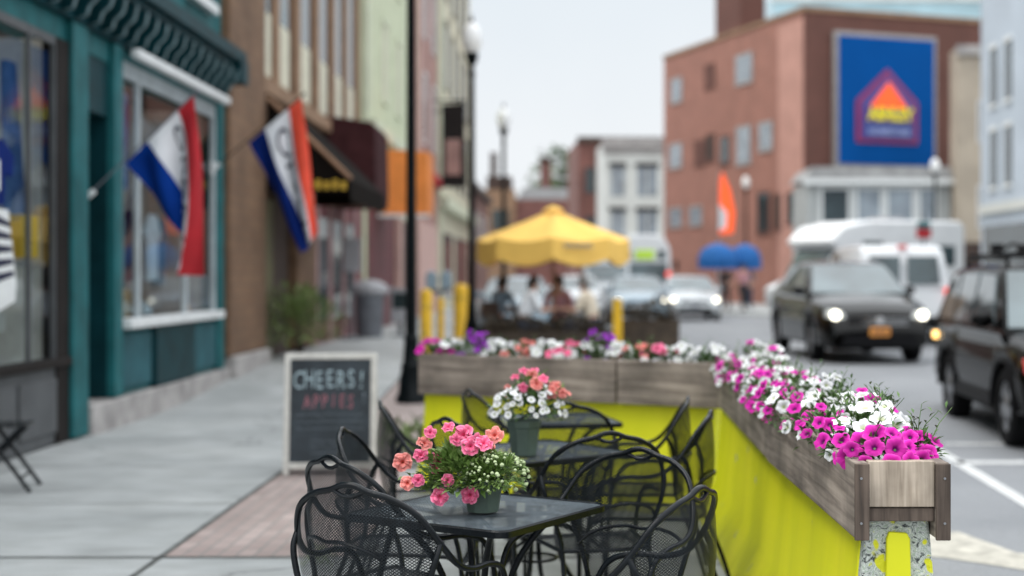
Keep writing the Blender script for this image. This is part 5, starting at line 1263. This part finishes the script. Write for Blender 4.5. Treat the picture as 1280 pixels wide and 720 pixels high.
# black SUV going away on the right
SUV = dict(L=4.65, W=1.86, wy=[-1.32, 1.34], m='carblack', wr=.37, sill=.32, deck=[(-2.325, .6), (-2.3, .95), (-2.2, 1.08), (-1.5, 1.1), (.9, 1.08), (1.4, 1.05), (2.0, .97), (2.22, .85), (2.325, .55)], cab=dict(y=(-2.28, -1.98, .35, 1.1), z=1.68, zb=1.09, zbf=1.05), wt=.78, er=.45, sw=[(0, (-2.0, -1.3, -1.3, -1.82)), (0, (-1.22, -.42, -.42, -1.2)), (0, (-.34, .68, .3, -.32))], mir=(.66, 1.16))
s1 = vehicle('black_suv', 'black estate car with a roof rack facing us at the right edge', 'car', (5.48, 15.45, -.13), face_dir(-.075, -1), SUV, 1.06)
for sg in (-1, 1):
    lampbox('tail_light', 'amber', s1, sg * .86, sg * .93, -2.2, -2.12, .86, .95)
    q = MB(); q.tube([(sg * .62, -1.75, 1.76), (sg * .64, -.6, 1.79), (sg * .62, .25, 1.76)], .02, 8); q.tube([(sg * .62, -1.7, 1.68), (sg * .62, -1.7, 1.76)], .02, 8); q.tube([(sg * .62, .2, 1.68), (sg * .62, .2, 1.76)], .02, 8); q.build('roof_rail', 'cartrim', s1)
    lampbox('headlight', 'headoff', s1, sg * .55, sg * .84, 2.16, 2.3, .76, .94); lampbox('turn_lamp', 'taildim', s1, sg * .8, sg * .9, 1.95, 2.12, .72, .86)
    q = MB()
    for wy in (-1.32, 1.34):
        q.tube([(sg * .925, wy + .46 * cos(a), .36 + .46 * sin(a)) for a in [pi * i_ / 12 for i_ in range(13)]], .028, 6)
    q.box(min(sg * .9, sg * .94), max(sg * .9, sg * .94), -.85, .87, .33, .46); q.build('wheel_arch_trim', 'cartrim', s1)
lampbox('rear_bumper', 'cartrim', s1, -.86, .86, -2.42, -2.2, .42, .66, .03); lampbox('number_plate', 'platew', s1, -.16, .16, 2.33, 2.35, .45, .57, .004); lampbox('front_bumper', 'cartrim', s1, -.86, .86, 2.2, 2.4, .36, .6, .03); lampbox('grille', 'cartrim', s1, -.5, .5, 2.28, 2.34, .66, .9, .02)
q = MB()
for y in (-1.4, -.1): q.tube([(-.68, y, 1.82), (.68, y, 1.82)], .022, 8)
for x in (-.62, .0, .3):
    q.tube([(x, -1.7, 1.86), (x, -.9, 1.95), (x, .1, 1.86)], .02, 8); q.box(x - .06, x + .06, -1.75, -1.6, 1.84, 1.96); q.box(x - .05, x + .05, .0, .15, 1.82, 1.95)
tag(q.build('bike_rack', 'cartrim', None, bevel=0), 'black bicycle rack with clamps on top of the black estate car', 'bike rack')
bpy.data.objects['bike_rack'].location = s1.location; bpy.data.objects['bike_rack'].rotation_euler = s1.rotation_euler; bpy.data.objects['bike_rack'].scale = s1.scale
# white van (rear)
VAN = dict(L=5.2, W=1.98, wy=[-1.65, 1.65], m='carwhite', wr=.36, sill=.3, taper=.06, er=.3, deck=[(-2.6, .7), (-2.58, 1.15), (-2.5, 1.2), (1.2, 1.2), (1.9, 1.1), (2.4, 1.0), (2.6, .6)], cab=dict(y=(-2.58, -2.42, .9, 1.9), z=2.08, zb=1.18, zbf=1.12), wb=.97, wt=.84, sw=[(0, (.0, 1.3, .85, .05))], mir=(1.3, 1.3))
v1 = vehicle('white_van', 'white van seen from behind with red tail lights, beyond the dark saloon', 'van', (7.2, 32.2, .12), radians(-1), VAN, 1.0)
for o in list(v1.children):
    if o.name.startswith('rear_window'): bpy.data.objects.remove(o)
for sg in (-1, 1):
    q = MB(); q.prism([(sg * .08, 1.28), (sg * .76, 1.28), (sg * .7, 1.86), (sg * .08, 1.86)], 'y', -2.62, -2.5); q.build('rear_window', 'carglass', v1)
    lampbox('tail_light', 'taillit', v1, sg * .86, sg * .98, -2.63, -2.5, .85, 1.2)
lampbox('number_plate', 'greycan', v1, -.2, .2, -2.62, -2.59, .75, .9, .004); lampbox('rear_bumper', 'cartrim', v1, -.95, .95, -2.72, -2.55, .35, .6, .03); lampbox('brake_light', 'taildim', v1, -.1, .1, -2.5, -2.4, 2.04, 2.09)
# motorhome, parked across the far side
t = thing('motorhome', 'white motorhome with an overhanging cab roof, parked behind the white van', 'motorhome', (8.95, 42.0, .12), face_dir(-.9, -.43))
q = MB(); q.prism([(-2.9, .45), (1.1, .45), (1.1, 2.15), (1.75, 2.25), (2.0, 2.45), (1.5, 2.9), (.6, 3.06), (-2.7, 3.08), (-2.9, 2.95)], 'x', -1.1, 1.1); 
rot = Matrix.Rotation(0, 4, 'Z'); q.build('body', 'rvwhite', t, bevel=.08)
q = MB(); q.prism([(1.1, .45), (2.75, .5), (2.85, 1.1), (2.15, 1.4), (1.6, 2.28), (1.1, 2.29)], 'x', -.95, .95); q.build('cab', 'carwhite', t, bevel=.05)
q = MB(); q.prism([(1.66, 2.24), (2.14, 1.47), (2.18, 1.49), (1.70, 2.26)], 'x', -.85, .85); q.build('windshield', 'carglass', t)
for sg in (-1, 1):
    for (a, c_, z0, z1) in ((.15, .85, 1.75, 2.45), (-1.4, -.5, 1.75, 2.35), (-2.5, -1.9, 1.75, 2.35)):
        q = MB(); q.box(min(sg * 1.1, sg * 1.12), max(sg * 1.1, sg * 1.12), a, c_, z0, z1); q.build('side_window', 'carglass', t)
    q = MB(); q.box(min(sg * .95, sg * .965), max(sg * .95, sg * .965), 1.2, 1.72, 1.4, 2.1); q.build('cab_window', 'carglass', t)
    q = MB(); q.box(min(sg * 1.1, sg * 1.106), max(sg * 1.1, sg * 1.106), -2.8, 1.0, 1.15, 1.3); q.build('stripe', 'greycan', t)
    for wy in (-1.9, 1.9): wheel(t, sg * .9, wy, .36, .24)
    lampbox('headlight', 'headoff', t, sg * .6, sg * .88, 2.78, 2.87, .72, .9)
q = MB(); q.box(-.4, .4, -1.2, -.5, 3.03, 3.2); q.build('roof_unit', 'bag', t, bevel=.03)
# shuttle bus
t = thing('shuttle_bus', 'white shuttle bus with a lime green destination display coming toward us', 'bus', (3.75, 66.5, .12), pi)
q = MB(); q.prism([(-1.15, .4), (1.15, .4), (1.18, 1.5), (1.12, 2.7), (.9, 3.1), (.5, 3.3), (-.5, 3.3), (-.9, 3.1), (-1.12, 2.7), (-1.18, 1.5)], 'y', -3.5, 3.5); q.build('body', 'carwhite', t, bevel=.08)
q = MB(); q.box(-1.0, 1.0, 3.5, 3.54, 1.15, 2.05); q.build('windshield', 'carglass', t)
q = MB(); q.box(-.42, .42, 3.5, 3.56, 2.2, 2.62); q.build('destination_display', 'limesign', t, bevel=.02)
for sg in (-1, 1):
    q = MB(); q.box(sg * .75 - .14, sg * .75 + .14, 3.5, 3.53, 2.2, 2.6); q.build('marker_window', 'teald', t)
    lampbox('headlight', 'headlit', t, sg * .75, sg * .98, 3.5, 3.57, .75, .92); lampbox('marker_light', 'taillit', t, sg * .95, sg * 1.15, 3.5, 3.56, 1.45, 1.65)
    for i_ in range(4):
        q = MB(); q.box(min(sg * 1.16, sg * 1.19), max(sg * 1.16, sg * 1.19), -3.1 + i_ * 1.6, -1.8 + i_ * 1.6, 1.6, 2.5); q.build('side_window', 'carglass', t)
    for wy in (-2.2, 2.3): wheel(t, sg * 1.0, wy, .42, .28)
    q = MB(); q.tube([(sg * 1.15, 3.4, 2.1), (sg * 1.4, 3.55, 2.1)], .02, 6); q.box(sg * 1.4 - .08, sg * 1.4 + .08, 3.5, 3.58, 1.7, 2.15); q.build('mirror', 'cartrim', t)
t = thing('box_truck', 'white box truck with a dark cab window left of the shuttle bus', 'truck', (1.9, 60, .12), pi)
q = MB(); q.box(-.95, .95, -3.2, 1.6, .7, 2.45); q.build('cargo_box', 'carwhite', t, bevel=.05)
q = MB(); q.prism([(1.62, .4), (3.0, .45), (3.05, 1.1), (2.5, 1.3), (2.2, 1.95), (1.62, 2.05)], 'x', -.9, .9); q.build('cab', 'carsilver', t, bevel=.05)
q = MB(); q.prism([(2.23, 1.92), (2.5, 1.34), (2.54, 1.36), (2.27, 1.94)], 'x', -.78, .78); q.build('windshield', 'carglass', t)
for sg in (-1, 1):
    for wy in (-2.2, 2.3): wheel(t, sg * .8, wy, .38, .25)
    lampbox('headlight', 'headoff', t, sg * .6, sg * .85, 2.98, 3.07, .7, .88)

# ------------------------------------------------------------------ right side buildings
th = math.atan(.365); t = thing('brick_building', 'large red brick building with scattered windows behind the blue sign', 'building', (11.15, 65, 0), th)
# local x runs along the front (right), local y runs back
f_len = 15.5; front = 9.7; Hh = 13.7
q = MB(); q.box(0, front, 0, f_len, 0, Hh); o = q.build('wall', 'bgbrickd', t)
bs = MB(); bs.poly([(-.01, f_len, 0), (-.01, 0, 0), (-.01, 0, Hh), (-.01, f_len, Hh)]); 
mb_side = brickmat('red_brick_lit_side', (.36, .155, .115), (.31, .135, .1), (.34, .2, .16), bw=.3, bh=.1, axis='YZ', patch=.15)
q = MB(); q.box(-.03, 0, 0.01, f_len, 0, Hh - .01); q.build('side_wall', mb_side, t)
q = MB(); q.box(-.06, -.032, .02, 2.3, .0, Hh - .3); q.build('faded_bay', 'bgpink', t)
q = MB(); q.box(-.1, front + .1, -.08, .25, Hh, Hh + .22); q.box(-.1, .2, .25, f_len, Hh, Hh + .2); q.build('parapet', 'brownl', t)
q = MB(); q.box(.1, 1.5, 6.5, 9.3, Hh, 22); q.build('rooftop_block', 'bgbrickd', t)
ct, st = cos(th), sin(th)
def side_s(px):   # distance back along the side wall
    Y = 61963 / (px - 51); return (Y - 65) / ct, Y
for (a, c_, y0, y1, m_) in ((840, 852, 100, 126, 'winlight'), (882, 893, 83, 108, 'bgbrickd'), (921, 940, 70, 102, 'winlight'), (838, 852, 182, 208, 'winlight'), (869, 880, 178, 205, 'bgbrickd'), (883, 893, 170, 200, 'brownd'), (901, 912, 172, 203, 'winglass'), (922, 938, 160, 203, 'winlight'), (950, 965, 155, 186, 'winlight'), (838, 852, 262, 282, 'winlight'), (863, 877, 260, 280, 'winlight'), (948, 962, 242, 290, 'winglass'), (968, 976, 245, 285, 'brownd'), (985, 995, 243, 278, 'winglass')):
    s0, Y0 = side_s(c_); s1_, Y1 = side_s(a); Ym = (Y0 + Y1) / 2; z1_ = 1.55 + (346 - y0) / 1778 * Ym; z0_ = 1.55 + (346 - y1) / 1778 * Ym
    q = MB(); q.box(-.1, -.031, s0 - .1, s1_ + .1, z0_ - .15, z0_); q.box(-.08, -.031, s0 - .1, s1_ + .1, z1_, z1_ + .12); q.box(-.075, -.031, s0 - .08, s0, z0_, z1_); q.box(-.075, -.031, s1_, s1_ + .08, z0_, z1_)
    w_ = q.build('window', 'alum' if m_ == 'winlight' else 'bgbrickd', t); q = MB(); q.box(-.065, -.031, s0, s1_, z0_, z1_); q.build('pane', m_, w_)
# blue billboard
t = thing('blue_wall_sign', 'huge blue wall sign with a house shaped logo on the dark brick front', 'sign', (11.15 + ct * 1.45, 65 + st * 1.45, 0), th)
zb_, zt_ = 6.75, 12.65; wS = 5.5
q = MB(); q.box(0, wS, -.3, -.02, zb_ - .2, zt_ + .2); q.build('frame', 'alum', t, bevel=.03)
q = MB(); q.box(.18, wS - .18, -.35, -.302, zb_, zt_); q.build('panel', 'signblue', t)
def house(q, s_, y0, y1, cx=2.72, cz=9.05):
    pts = [(-1.65, -1.3), (1.65, -1.3), (1.65, .62), (0, 2.15), (-1.65, .62)]
    q.prism([(cx + x * s_, cz + z_ * s_) for x, z_ in pts], 'y', y0, y1)
q = MB(); house(q, 1.0, -.42, -.355); q.build('logo_outline', 'neonred', t)
q = MB(); house(q, .9, -.47, -.425); q.build('logo_inner', 'neonpurple', t)
q = MB(); house(q, .8, -.5, -.475); q.build('logo_ground', 'signnavy', t)
q = MB(); q.prism([(2.72 - 1.02, 9.4), (2.72 + 1.02, 9.4), (2.72, 10.6)], 'y', -.56, -.505); q.build('logo_roof', 'neonorange', t)
q = MB(); q.box(2.72 - 1.22, 2.72 + 1.4, -.55, -.505, 8.72, 9.36); q.build('name_band', 'neonpurple', t)
write('lettering', 'ASHLEY', .78, 'neonyellow', t, frame_of((1, 0, 0), (0, 0, 1), (0, -1, 0), (2.8, -.57, 9.05)), .02, sx=.88, bold=.035)
write('lettering', 'HOMESTORE', .46, 'signlilac', t, frame_of((1, 0, 0), (0, 0, 1), (0, -1, 0), (2.75, -.52, 8.25)), .015, sx=.82, bold=.015)
# pale grey shop
t = thing('grey_shop_building', 'low pale grey shop building with white framed windows below the blue sign', 'building')
q = MB(); q.box(10.6, 16.75, 61, 64.8, 0, 5.6); q.build('wall', 'greybld', t)
q = MB(); q.prism([(10.45, 5.72), (16.9, 5.72), (16.6, 6.25), (10.8, 6.25)], 'y', 60.7, 64.8); q.build('roof', 'roofgrey', t)
q = MB(); q.box(10.35, 16.95, 60.6, 60.69, 5.5, 5.72); q.build('fascia', 'white', t)
for (a, c_) in ((1028, 1060), (1072, 1100), (1110, 1140), (1150, 1168)):
    x0, x1 = (a - 700) / 1778 * 61, (c_ - 700) / 1778 * 61
    q = MB(); q.box(x0 - .14, x0, 60.93, 61, 3.5, 5.45); q.box(x1, x1 + .14, 60.93, 61, 3.5, 5.45); q.box(x0, x1, 60.93, 61, 5.3, 5.45); q.box(x0, x1, 60.93, 61, 3.5, 3.9); w_ = q.build('window', 'white', t)
    q = MB(); q.box(x0, x1, 60.96, 61, 3.9, 5.3); q.build('pane', 'winglass' if a in (1028,) else 'winlight', w_)
q = MB(); q.box(10.9, 16.4, 60.9, 61, .5, 2.8); q.build('shop_window', 'winglass', t)
t = thing('beige_building', 'narrow beige building between the brick building and the blue grey one', 'building')
q = MB(); q.box(16.78, 26, 60, 61.2, 0, 11.2); q.build('wall', 'beige', t); q = MB(); q.box(16.7, 26, 59.8, 60, 10.9, 11.3); q.build('cornice', 'stone', t)
for z0 in (3.6, 7.2):
    q = MB(); q.box(17.6, 18.6, 59.95, 60, z0, z0 + 1.8); w_ = q.build('window', 'winframe', t); q = MB(); q.box(17.7, 18.5, 59.93, 59.95, z0 + .1, z0 + 1.7); q.build('pane', 'winglass', w_)
q = MB(); q.box(16.9, 20, 59.9, 60, .4, 3.0); q.build('shopfront', 'brownd', t)
t = thing('blue_grey_building', 'pale blue grey building with narrow dark windows at the right edge', 'building')
q = MB(); q.box(14, 26, 24, 47.3, 0, 11.6); q.build('wall', 'bluegrey', t)
for r_, z0 in enumerate((4.45, 7.1)):
    y = 45.55
    for i_ in range(10):
        f = MB(); f.box(13.92, 14, y - .06, y + .72, z0 - .12, z0); f.box(13.94, 14, y - .06, y + .72, z0 + 1.8, z0 + 1.95); w_ = f.build('window', 'white', t)
        f = MB(); f.box(13.97, 14, y, y + .66, z0, z0 + 1.8); f.build('pane', 'winglass', w_); y -= 1.5 if i_ % 2 == 0 else 2.4
q = MB(); q.box(13.9, 14, 24, 47.2, 3.6, 3.9); q.build('string_course', 'whitebld', t); q = MB(); q.box(13.93, 14, 25, 46.8, .5, 3.2); q.build('shop_windows', 'winglass', t)
# white building and old red one at the end of the street
t = thing('white_building', 'white three storey building with hooded windows at the end of the street', 'building', (2.95, 96, 0), radians(4))
q = MB(); q.box(0, 4.4, 0, 12, 0, 10.6); q.build('wall', 'whitebld', t); q = MB(); q.box(-.15, 4.85, -.25, 0, 10.3, 10.9); q.box(-.1, 4.8, -.12, 0, 9.9, 10.3); q.build('cornice', 'stone', t)
for z0 in (4.0, 7.0):
    for x0, x1 in ((.5, 1.4), (2.3, 3.6)):
        q = MB(); q.box(x0 - .15, x1 + .15, -.15, 0, z0 + 2.0, z0 + 2.25); w_ = q.build('window', 'greyd', t); q = MB(); q.box(x0, x0 + (x1 - x0) * .45, -.03, 0, z0, z0 + 2.0); q.box(x0 + (x1 - x0) * .55, x1, -.03, 0, z0, z0 + 2.0); q.build('pane', 'winlight', w_)
q = MB(); q.box(.3, 4.4, -.05, 0, .5, 3); q.build('shop_window', 'winglass', t)
t = thing('old_red_building', 'dark red brick building partly hidden by the white building', 'building', (1.3, 101, 0), radians(4))
q = MB(); q.box(0, 7, 0, 10, 0, 11.3); q.build('wall', 'dkred', t); q = MB(); q.box(-.1, 7, -.2, 0, 11.0, 11.5); q.build('cornice', 'brownd', t)
for z0 in (4, 7.5):
    q = MB(); q.box(.5, 1.2, -.05, 0, z0, z0 + 1.8); q.build('window', 'winglass', t)
t = thing('distant_brick_row', 'low brown brick row closing the street behind the yellow parasol', 'building', (-8, 122, 0))
q = MB(); q.box(0, 9.6, 0, 10, 0, 8.2); q.build('wall', 'dkred', t)
q = MB(); q.box(0, 4.2, -.3, 0, 0, 9.0); q.build('taller_bay', 'brownl', t); q = MB(); q.box(2.2, 3.6, -.5, -.3, 5.6, 7.3); q.build('window', 'winglass', t)
for i_ in range(5):
    q = MB(); q.box(4.6 + i_, 5.2 + i_, -.05, 0, 4.6, 6.4); q.build('window', 'winglass', t)
q = MB(); q.prism([(4.3, 8.2), (9.6, 8.2), (9.0, 9.2), (4.9, 9.2)], 'y', 0, 10); q.build('roof', 'roofgrey', t)
t = thing('brick_chimney', 'solitary brick chimney against the sky left of the trees', 'chimney', (-1.4, 138, 0))
q = MB(); q.box(-.5, .5, -.5, .5, 0, 12.6); q.build('shaft', 'dkred', t); q = MB(); q.box(-.6, .6, -.6, .6, 12.6, 13.1); q.build('cap', 'brownd', t)
t = thing('far_dark_block', 'dark roof block rising above the distant brick row', 'building', (-6.6, 128, 0))
q = MB(); q.box(0, 2.2, 0, 5, 0, 10.6); q.box(.3, .9, .5, 1.2, 10.6, 12.8); q.build('wall', 'brownd', t)
t = thing('glass_tower', 'pale blue glass tower rising behind the brick building roof', 'building', (22.4, 150, 0))
q = MB(); q.box(0, 24, 0, 14, 0, 31.6); q.build('wall', 'towerglass', t)
q = MB()
for i_ in range(12): q.box(-.1, 24.1, -.15, 0, 2 + i_ * 2.6, 2.7 + i_ * 2.6)
q.build('floor_bands', 'whitebld', t)
# trees
def tree(label, loc, h, r, name='leafy_tree', m='farleaf', n=1500, ls=.7):
    t = thing(name, label, 'tree', loc, 0, None)
    q = MB(); q.tube([(0, 0, 0), (.1, 0, h * .35), (-.05, .1, h * .6)], [r * .07, r * .05, r * .03], 8, 3)
    for _ in range(7):
        a = U(0, 2 * pi); q.tube([(0, 0, h * U(.3, .5)), (cos(a) * r * .4, sin(a) * r * .4, h * U(.6, .7)), (cos(a) * r * .7, sin(a) * r * .7, h * U(.7, .9))], [r * .035, r * .02, r * .01], 6, 3)
    q.build('trunk', 'bark', t)
    cl = [(U(-.6, .6) * r, U(-.6, .6) * r, h * U(.5, .86), r * U(.3, .5)) for _ in range(12)]
    def fn():
        c_ = random.choice(cl); a = U(0, 2 * pi); e = U(-1.2, 1.5); rr_ = c_[3] * U(.5, 1.05); d = Vector((cos(a) * cos(e), sin(a) * cos(e), sin(e)))
        return (c_[0] + d.x * rr_, c_[1] + d.y * rr_, c_[2] + d.z * rr_ * .8), d + Vector((U(-.6, .6), U(-.6, .6), U(-.6, .6)))
    q = MB(); q.leaves(n, fn, ls, ls * .6); q.build('crown', m, t, smooth=False)
tree('dark green tree left of the old red brick building', (1.0, 165, 0), 18.5, 4.6)
tree('lighter green tree between the chimney and the dark tree', (-2.0, 158, 0), 15., 3.8, m='shrub')
tree('low tree behind the distant brick row', (-5.0, 162, 0), 11.5, 3.5)
# orange feather banner, blue parasols
t = thing('feather_banner', 'orange red feather banner with a pale panel in front of the brick wall', 'banner', (6.75, 60.5, .65))
q = MB(); q.tube([(0, 0, 0), (0, 0, 4.3), (.05, 0, 5.4)], .03, 8, 4); q.build('pole', 'rim', t)
q = MB(); q.mi = 0; q.prism([(.02, 2.7), (.62, 2.75), (.7, 3.6), (.5, 4.6), (.15, 5.4), (.02, 5.0)], 'y', -.02, .02); q.mi = 1; q.prism([(.02, 2.9), (.3, 2.95), (.34, 3.6), (.02, 4.0)], 'y', -.03, -.021); q.build('cloth', ['neonorange', 'flagwhite'], t)
for i_, (x, y, r, lb) in enumerate(((6.1, 55.0, .78, 'left blue parasol with its canopy nearly touching its neighbour'), (7.25, 55.8, .66, 'right smaller blue parasol by the far brick wall'))):
    t = thing('blue_parasol', lb, 'parasol', (x, y, .25), 0, None)
    q = MB(); q.lathe([(r * .97, 1.6), (r * 1.0, 2.0), (r * .8, 2.35), (r * .4, 2.52), (0, 2.6)], seg=10); q.build('canopy', 'blue', t, smooth=False)
    q = MB(); q.tube([(0, 0, 0), (0, 0, 2.6)], .03, 8); q.lathe([(0, 0), (.25, 0), (.2, .08), (0, .08)], seg=12); q.build('pole', 'white', t)
t = thing('signal_sign', 'small red sign with a green top on a pole above the white van', 'sign', (10.05, 39.3, .12))
q = MB(); q.tube([(0, 0, 0), (0, 0, 3.2)], .04, 8); q.build('pole', 'greycan', t); q = MB(); q.box(-.2, .2, -.06, .06, 2.5, 2.75); q.build('red_panel', 'flagred', t, bevel=.02); q = MB(); q.box(-.18, .18, -.06, .06, 2.76, 2.95); q.build('green_panel', 'teal', t, bevel=.02)
# weeds
for (x, y, h_, lb) in ((-1.28, 7.6, .12, 'small weed tuft at the paving joint behind the closest chair'), (-1.35, 12.6, .3, 'low green weeds behind the chalkboard and the side-on chair'), (-1.1, 11.6, .22, 'low green weeds along the kerb between chalkboard and lamp post')):
    q = MB(); q.leaves(60 if h_ < .2 else 160, lambda: ((U(-.5, .5) * h_ * 1.4, U(-.5, .5) * h_ * 1.4, U(0, h_ * .7)), Vector((U(-1, 1), U(-1, 1), U(.2, 1.4)))), h_ * .45, h_ * .14)
    o = q.build('weed_tuft', 'weed', smooth=False); o.location = (x, y, .004 + G(y)); tag(o, lb, 'plant')

# ------------------------------------------------------------------ world, sun, camera
w = bpy.data.worlds.new('World'); S.world = w; w.use_nodes = True; nt = w.node_tree
bg = nt.nodes['Background']; sky = nd(nt, 'ShaderNodeTexSky', sky_type='NISHITA'); sky.sun_disc = False
sky.sun_elevation = radians(60); sky.sun_rotation = radians(250); sky.air_density = 1.0; sky.dust_density = 3.
sc_ = nd(nt, 'ShaderNodeMix', data_type='RGBA', blend_type='MULTIPLY'); sc_.inputs[0].default_value = 1; nt.links.new(sky.outputs[0], sc_.inputs[6]); sc_.inputs[7].default_value = (.1, .1, .1, 1)
tc = nd(nt, 'ShaderNodeTexCoord'); sx = nd(nt, 'ShaderNodeSeparateXYZ'); nt.links.new(tc.outputs['Generated'], sx.inputs[0])
rp = ramp(nt, [(0., (.91, .955, .99)), (.1, (.93, .965, 1.)), (.2, (.87, .93, .98)), (.4, (1.6, 1.66, 1.72)), (1., (2.6, 2.68, 2.75))]); nt.links.new(sx.outputs[2], rp.inputs[0])
ns = nd(nt, 'ShaderNodeTexNoise'); ns.inputs['Scale'].default_value = 2.5; ns.inputs['Detail'].default_value = 5; nt.links.new(tc.outputs['Generated'], ns.inputs[0])
r2 = ramp(nt, [(.3, (.93, .945, .955)), (.7, (1.05, 1.04, 1.03))]); nt.links.new(ns.outputs[0], r2.inputs[0])
mu = nd(nt, 'ShaderNodeMix', data_type='RGBA', blend_type='MULTIPLY'); mu.inputs[0].default_value = 1; nt.links.new(rp.outputs[0], mu.inputs[6]); nt.links.new(r2.outputs[0], mu.inputs[7])
mx = nd(nt, 'ShaderNodeMix', data_type='RGBA'); mx.inputs[0].default_value = .93; nt.links.new(sc_.outputs[2], mx.inputs[6]); nt.links.new(mu.outputs[2], mx.inputs[7])
nt.links.new(mx.outputs[2], bg.inputs[0]); bg.inputs[1].default_value = 1.
sl = bpy.data.lights.new('sun', 'SUN'); sl.energy = 1.4; sl.angle = radians(25); sl.color = (1, .96, .9)
so = bpy.data.objects.new('sun', sl); COL.objects.link(so)
az = radians(250); el = radians(60)
dirv = Vector((sin(az) * cos(el), cos(az) * cos(el), sin(el)))
so.rotation_euler = dirv.to_track_quat('Z', 'Y').to_euler(); so.location = (10, -10, 30)
cam = bpy.data.cameras.new('camera'); co = bpy.data.objects.new('camera', cam); COL.objects.link(co); S.camera = co
co.location = (0, 0, 1.55); co.rotation_euler = (pi / 2, 0, 0)
cam.sensor_width = 36; cam.lens = 50; cam.shift_x = -60 / 1280; cam.shift_y = -14 / 1280; cam.clip_end = 6000
cam.dof.use_dof = True; cam.dof.focus_distance = 4.65; cam.dof.aperture_fstop = 1.4; cam.dof.aperture_blades = 0
S.view_settings.view_transform = 'Standard'; S.view_settings.look = 'None'; S.view_settings.exposure = 0
S.cycles.use_denoising = True; S.cycles.transparent_max_bounces = 24; S.cycles.max_bounces = 6; S.cycles.sample_clamp_indirect = 5
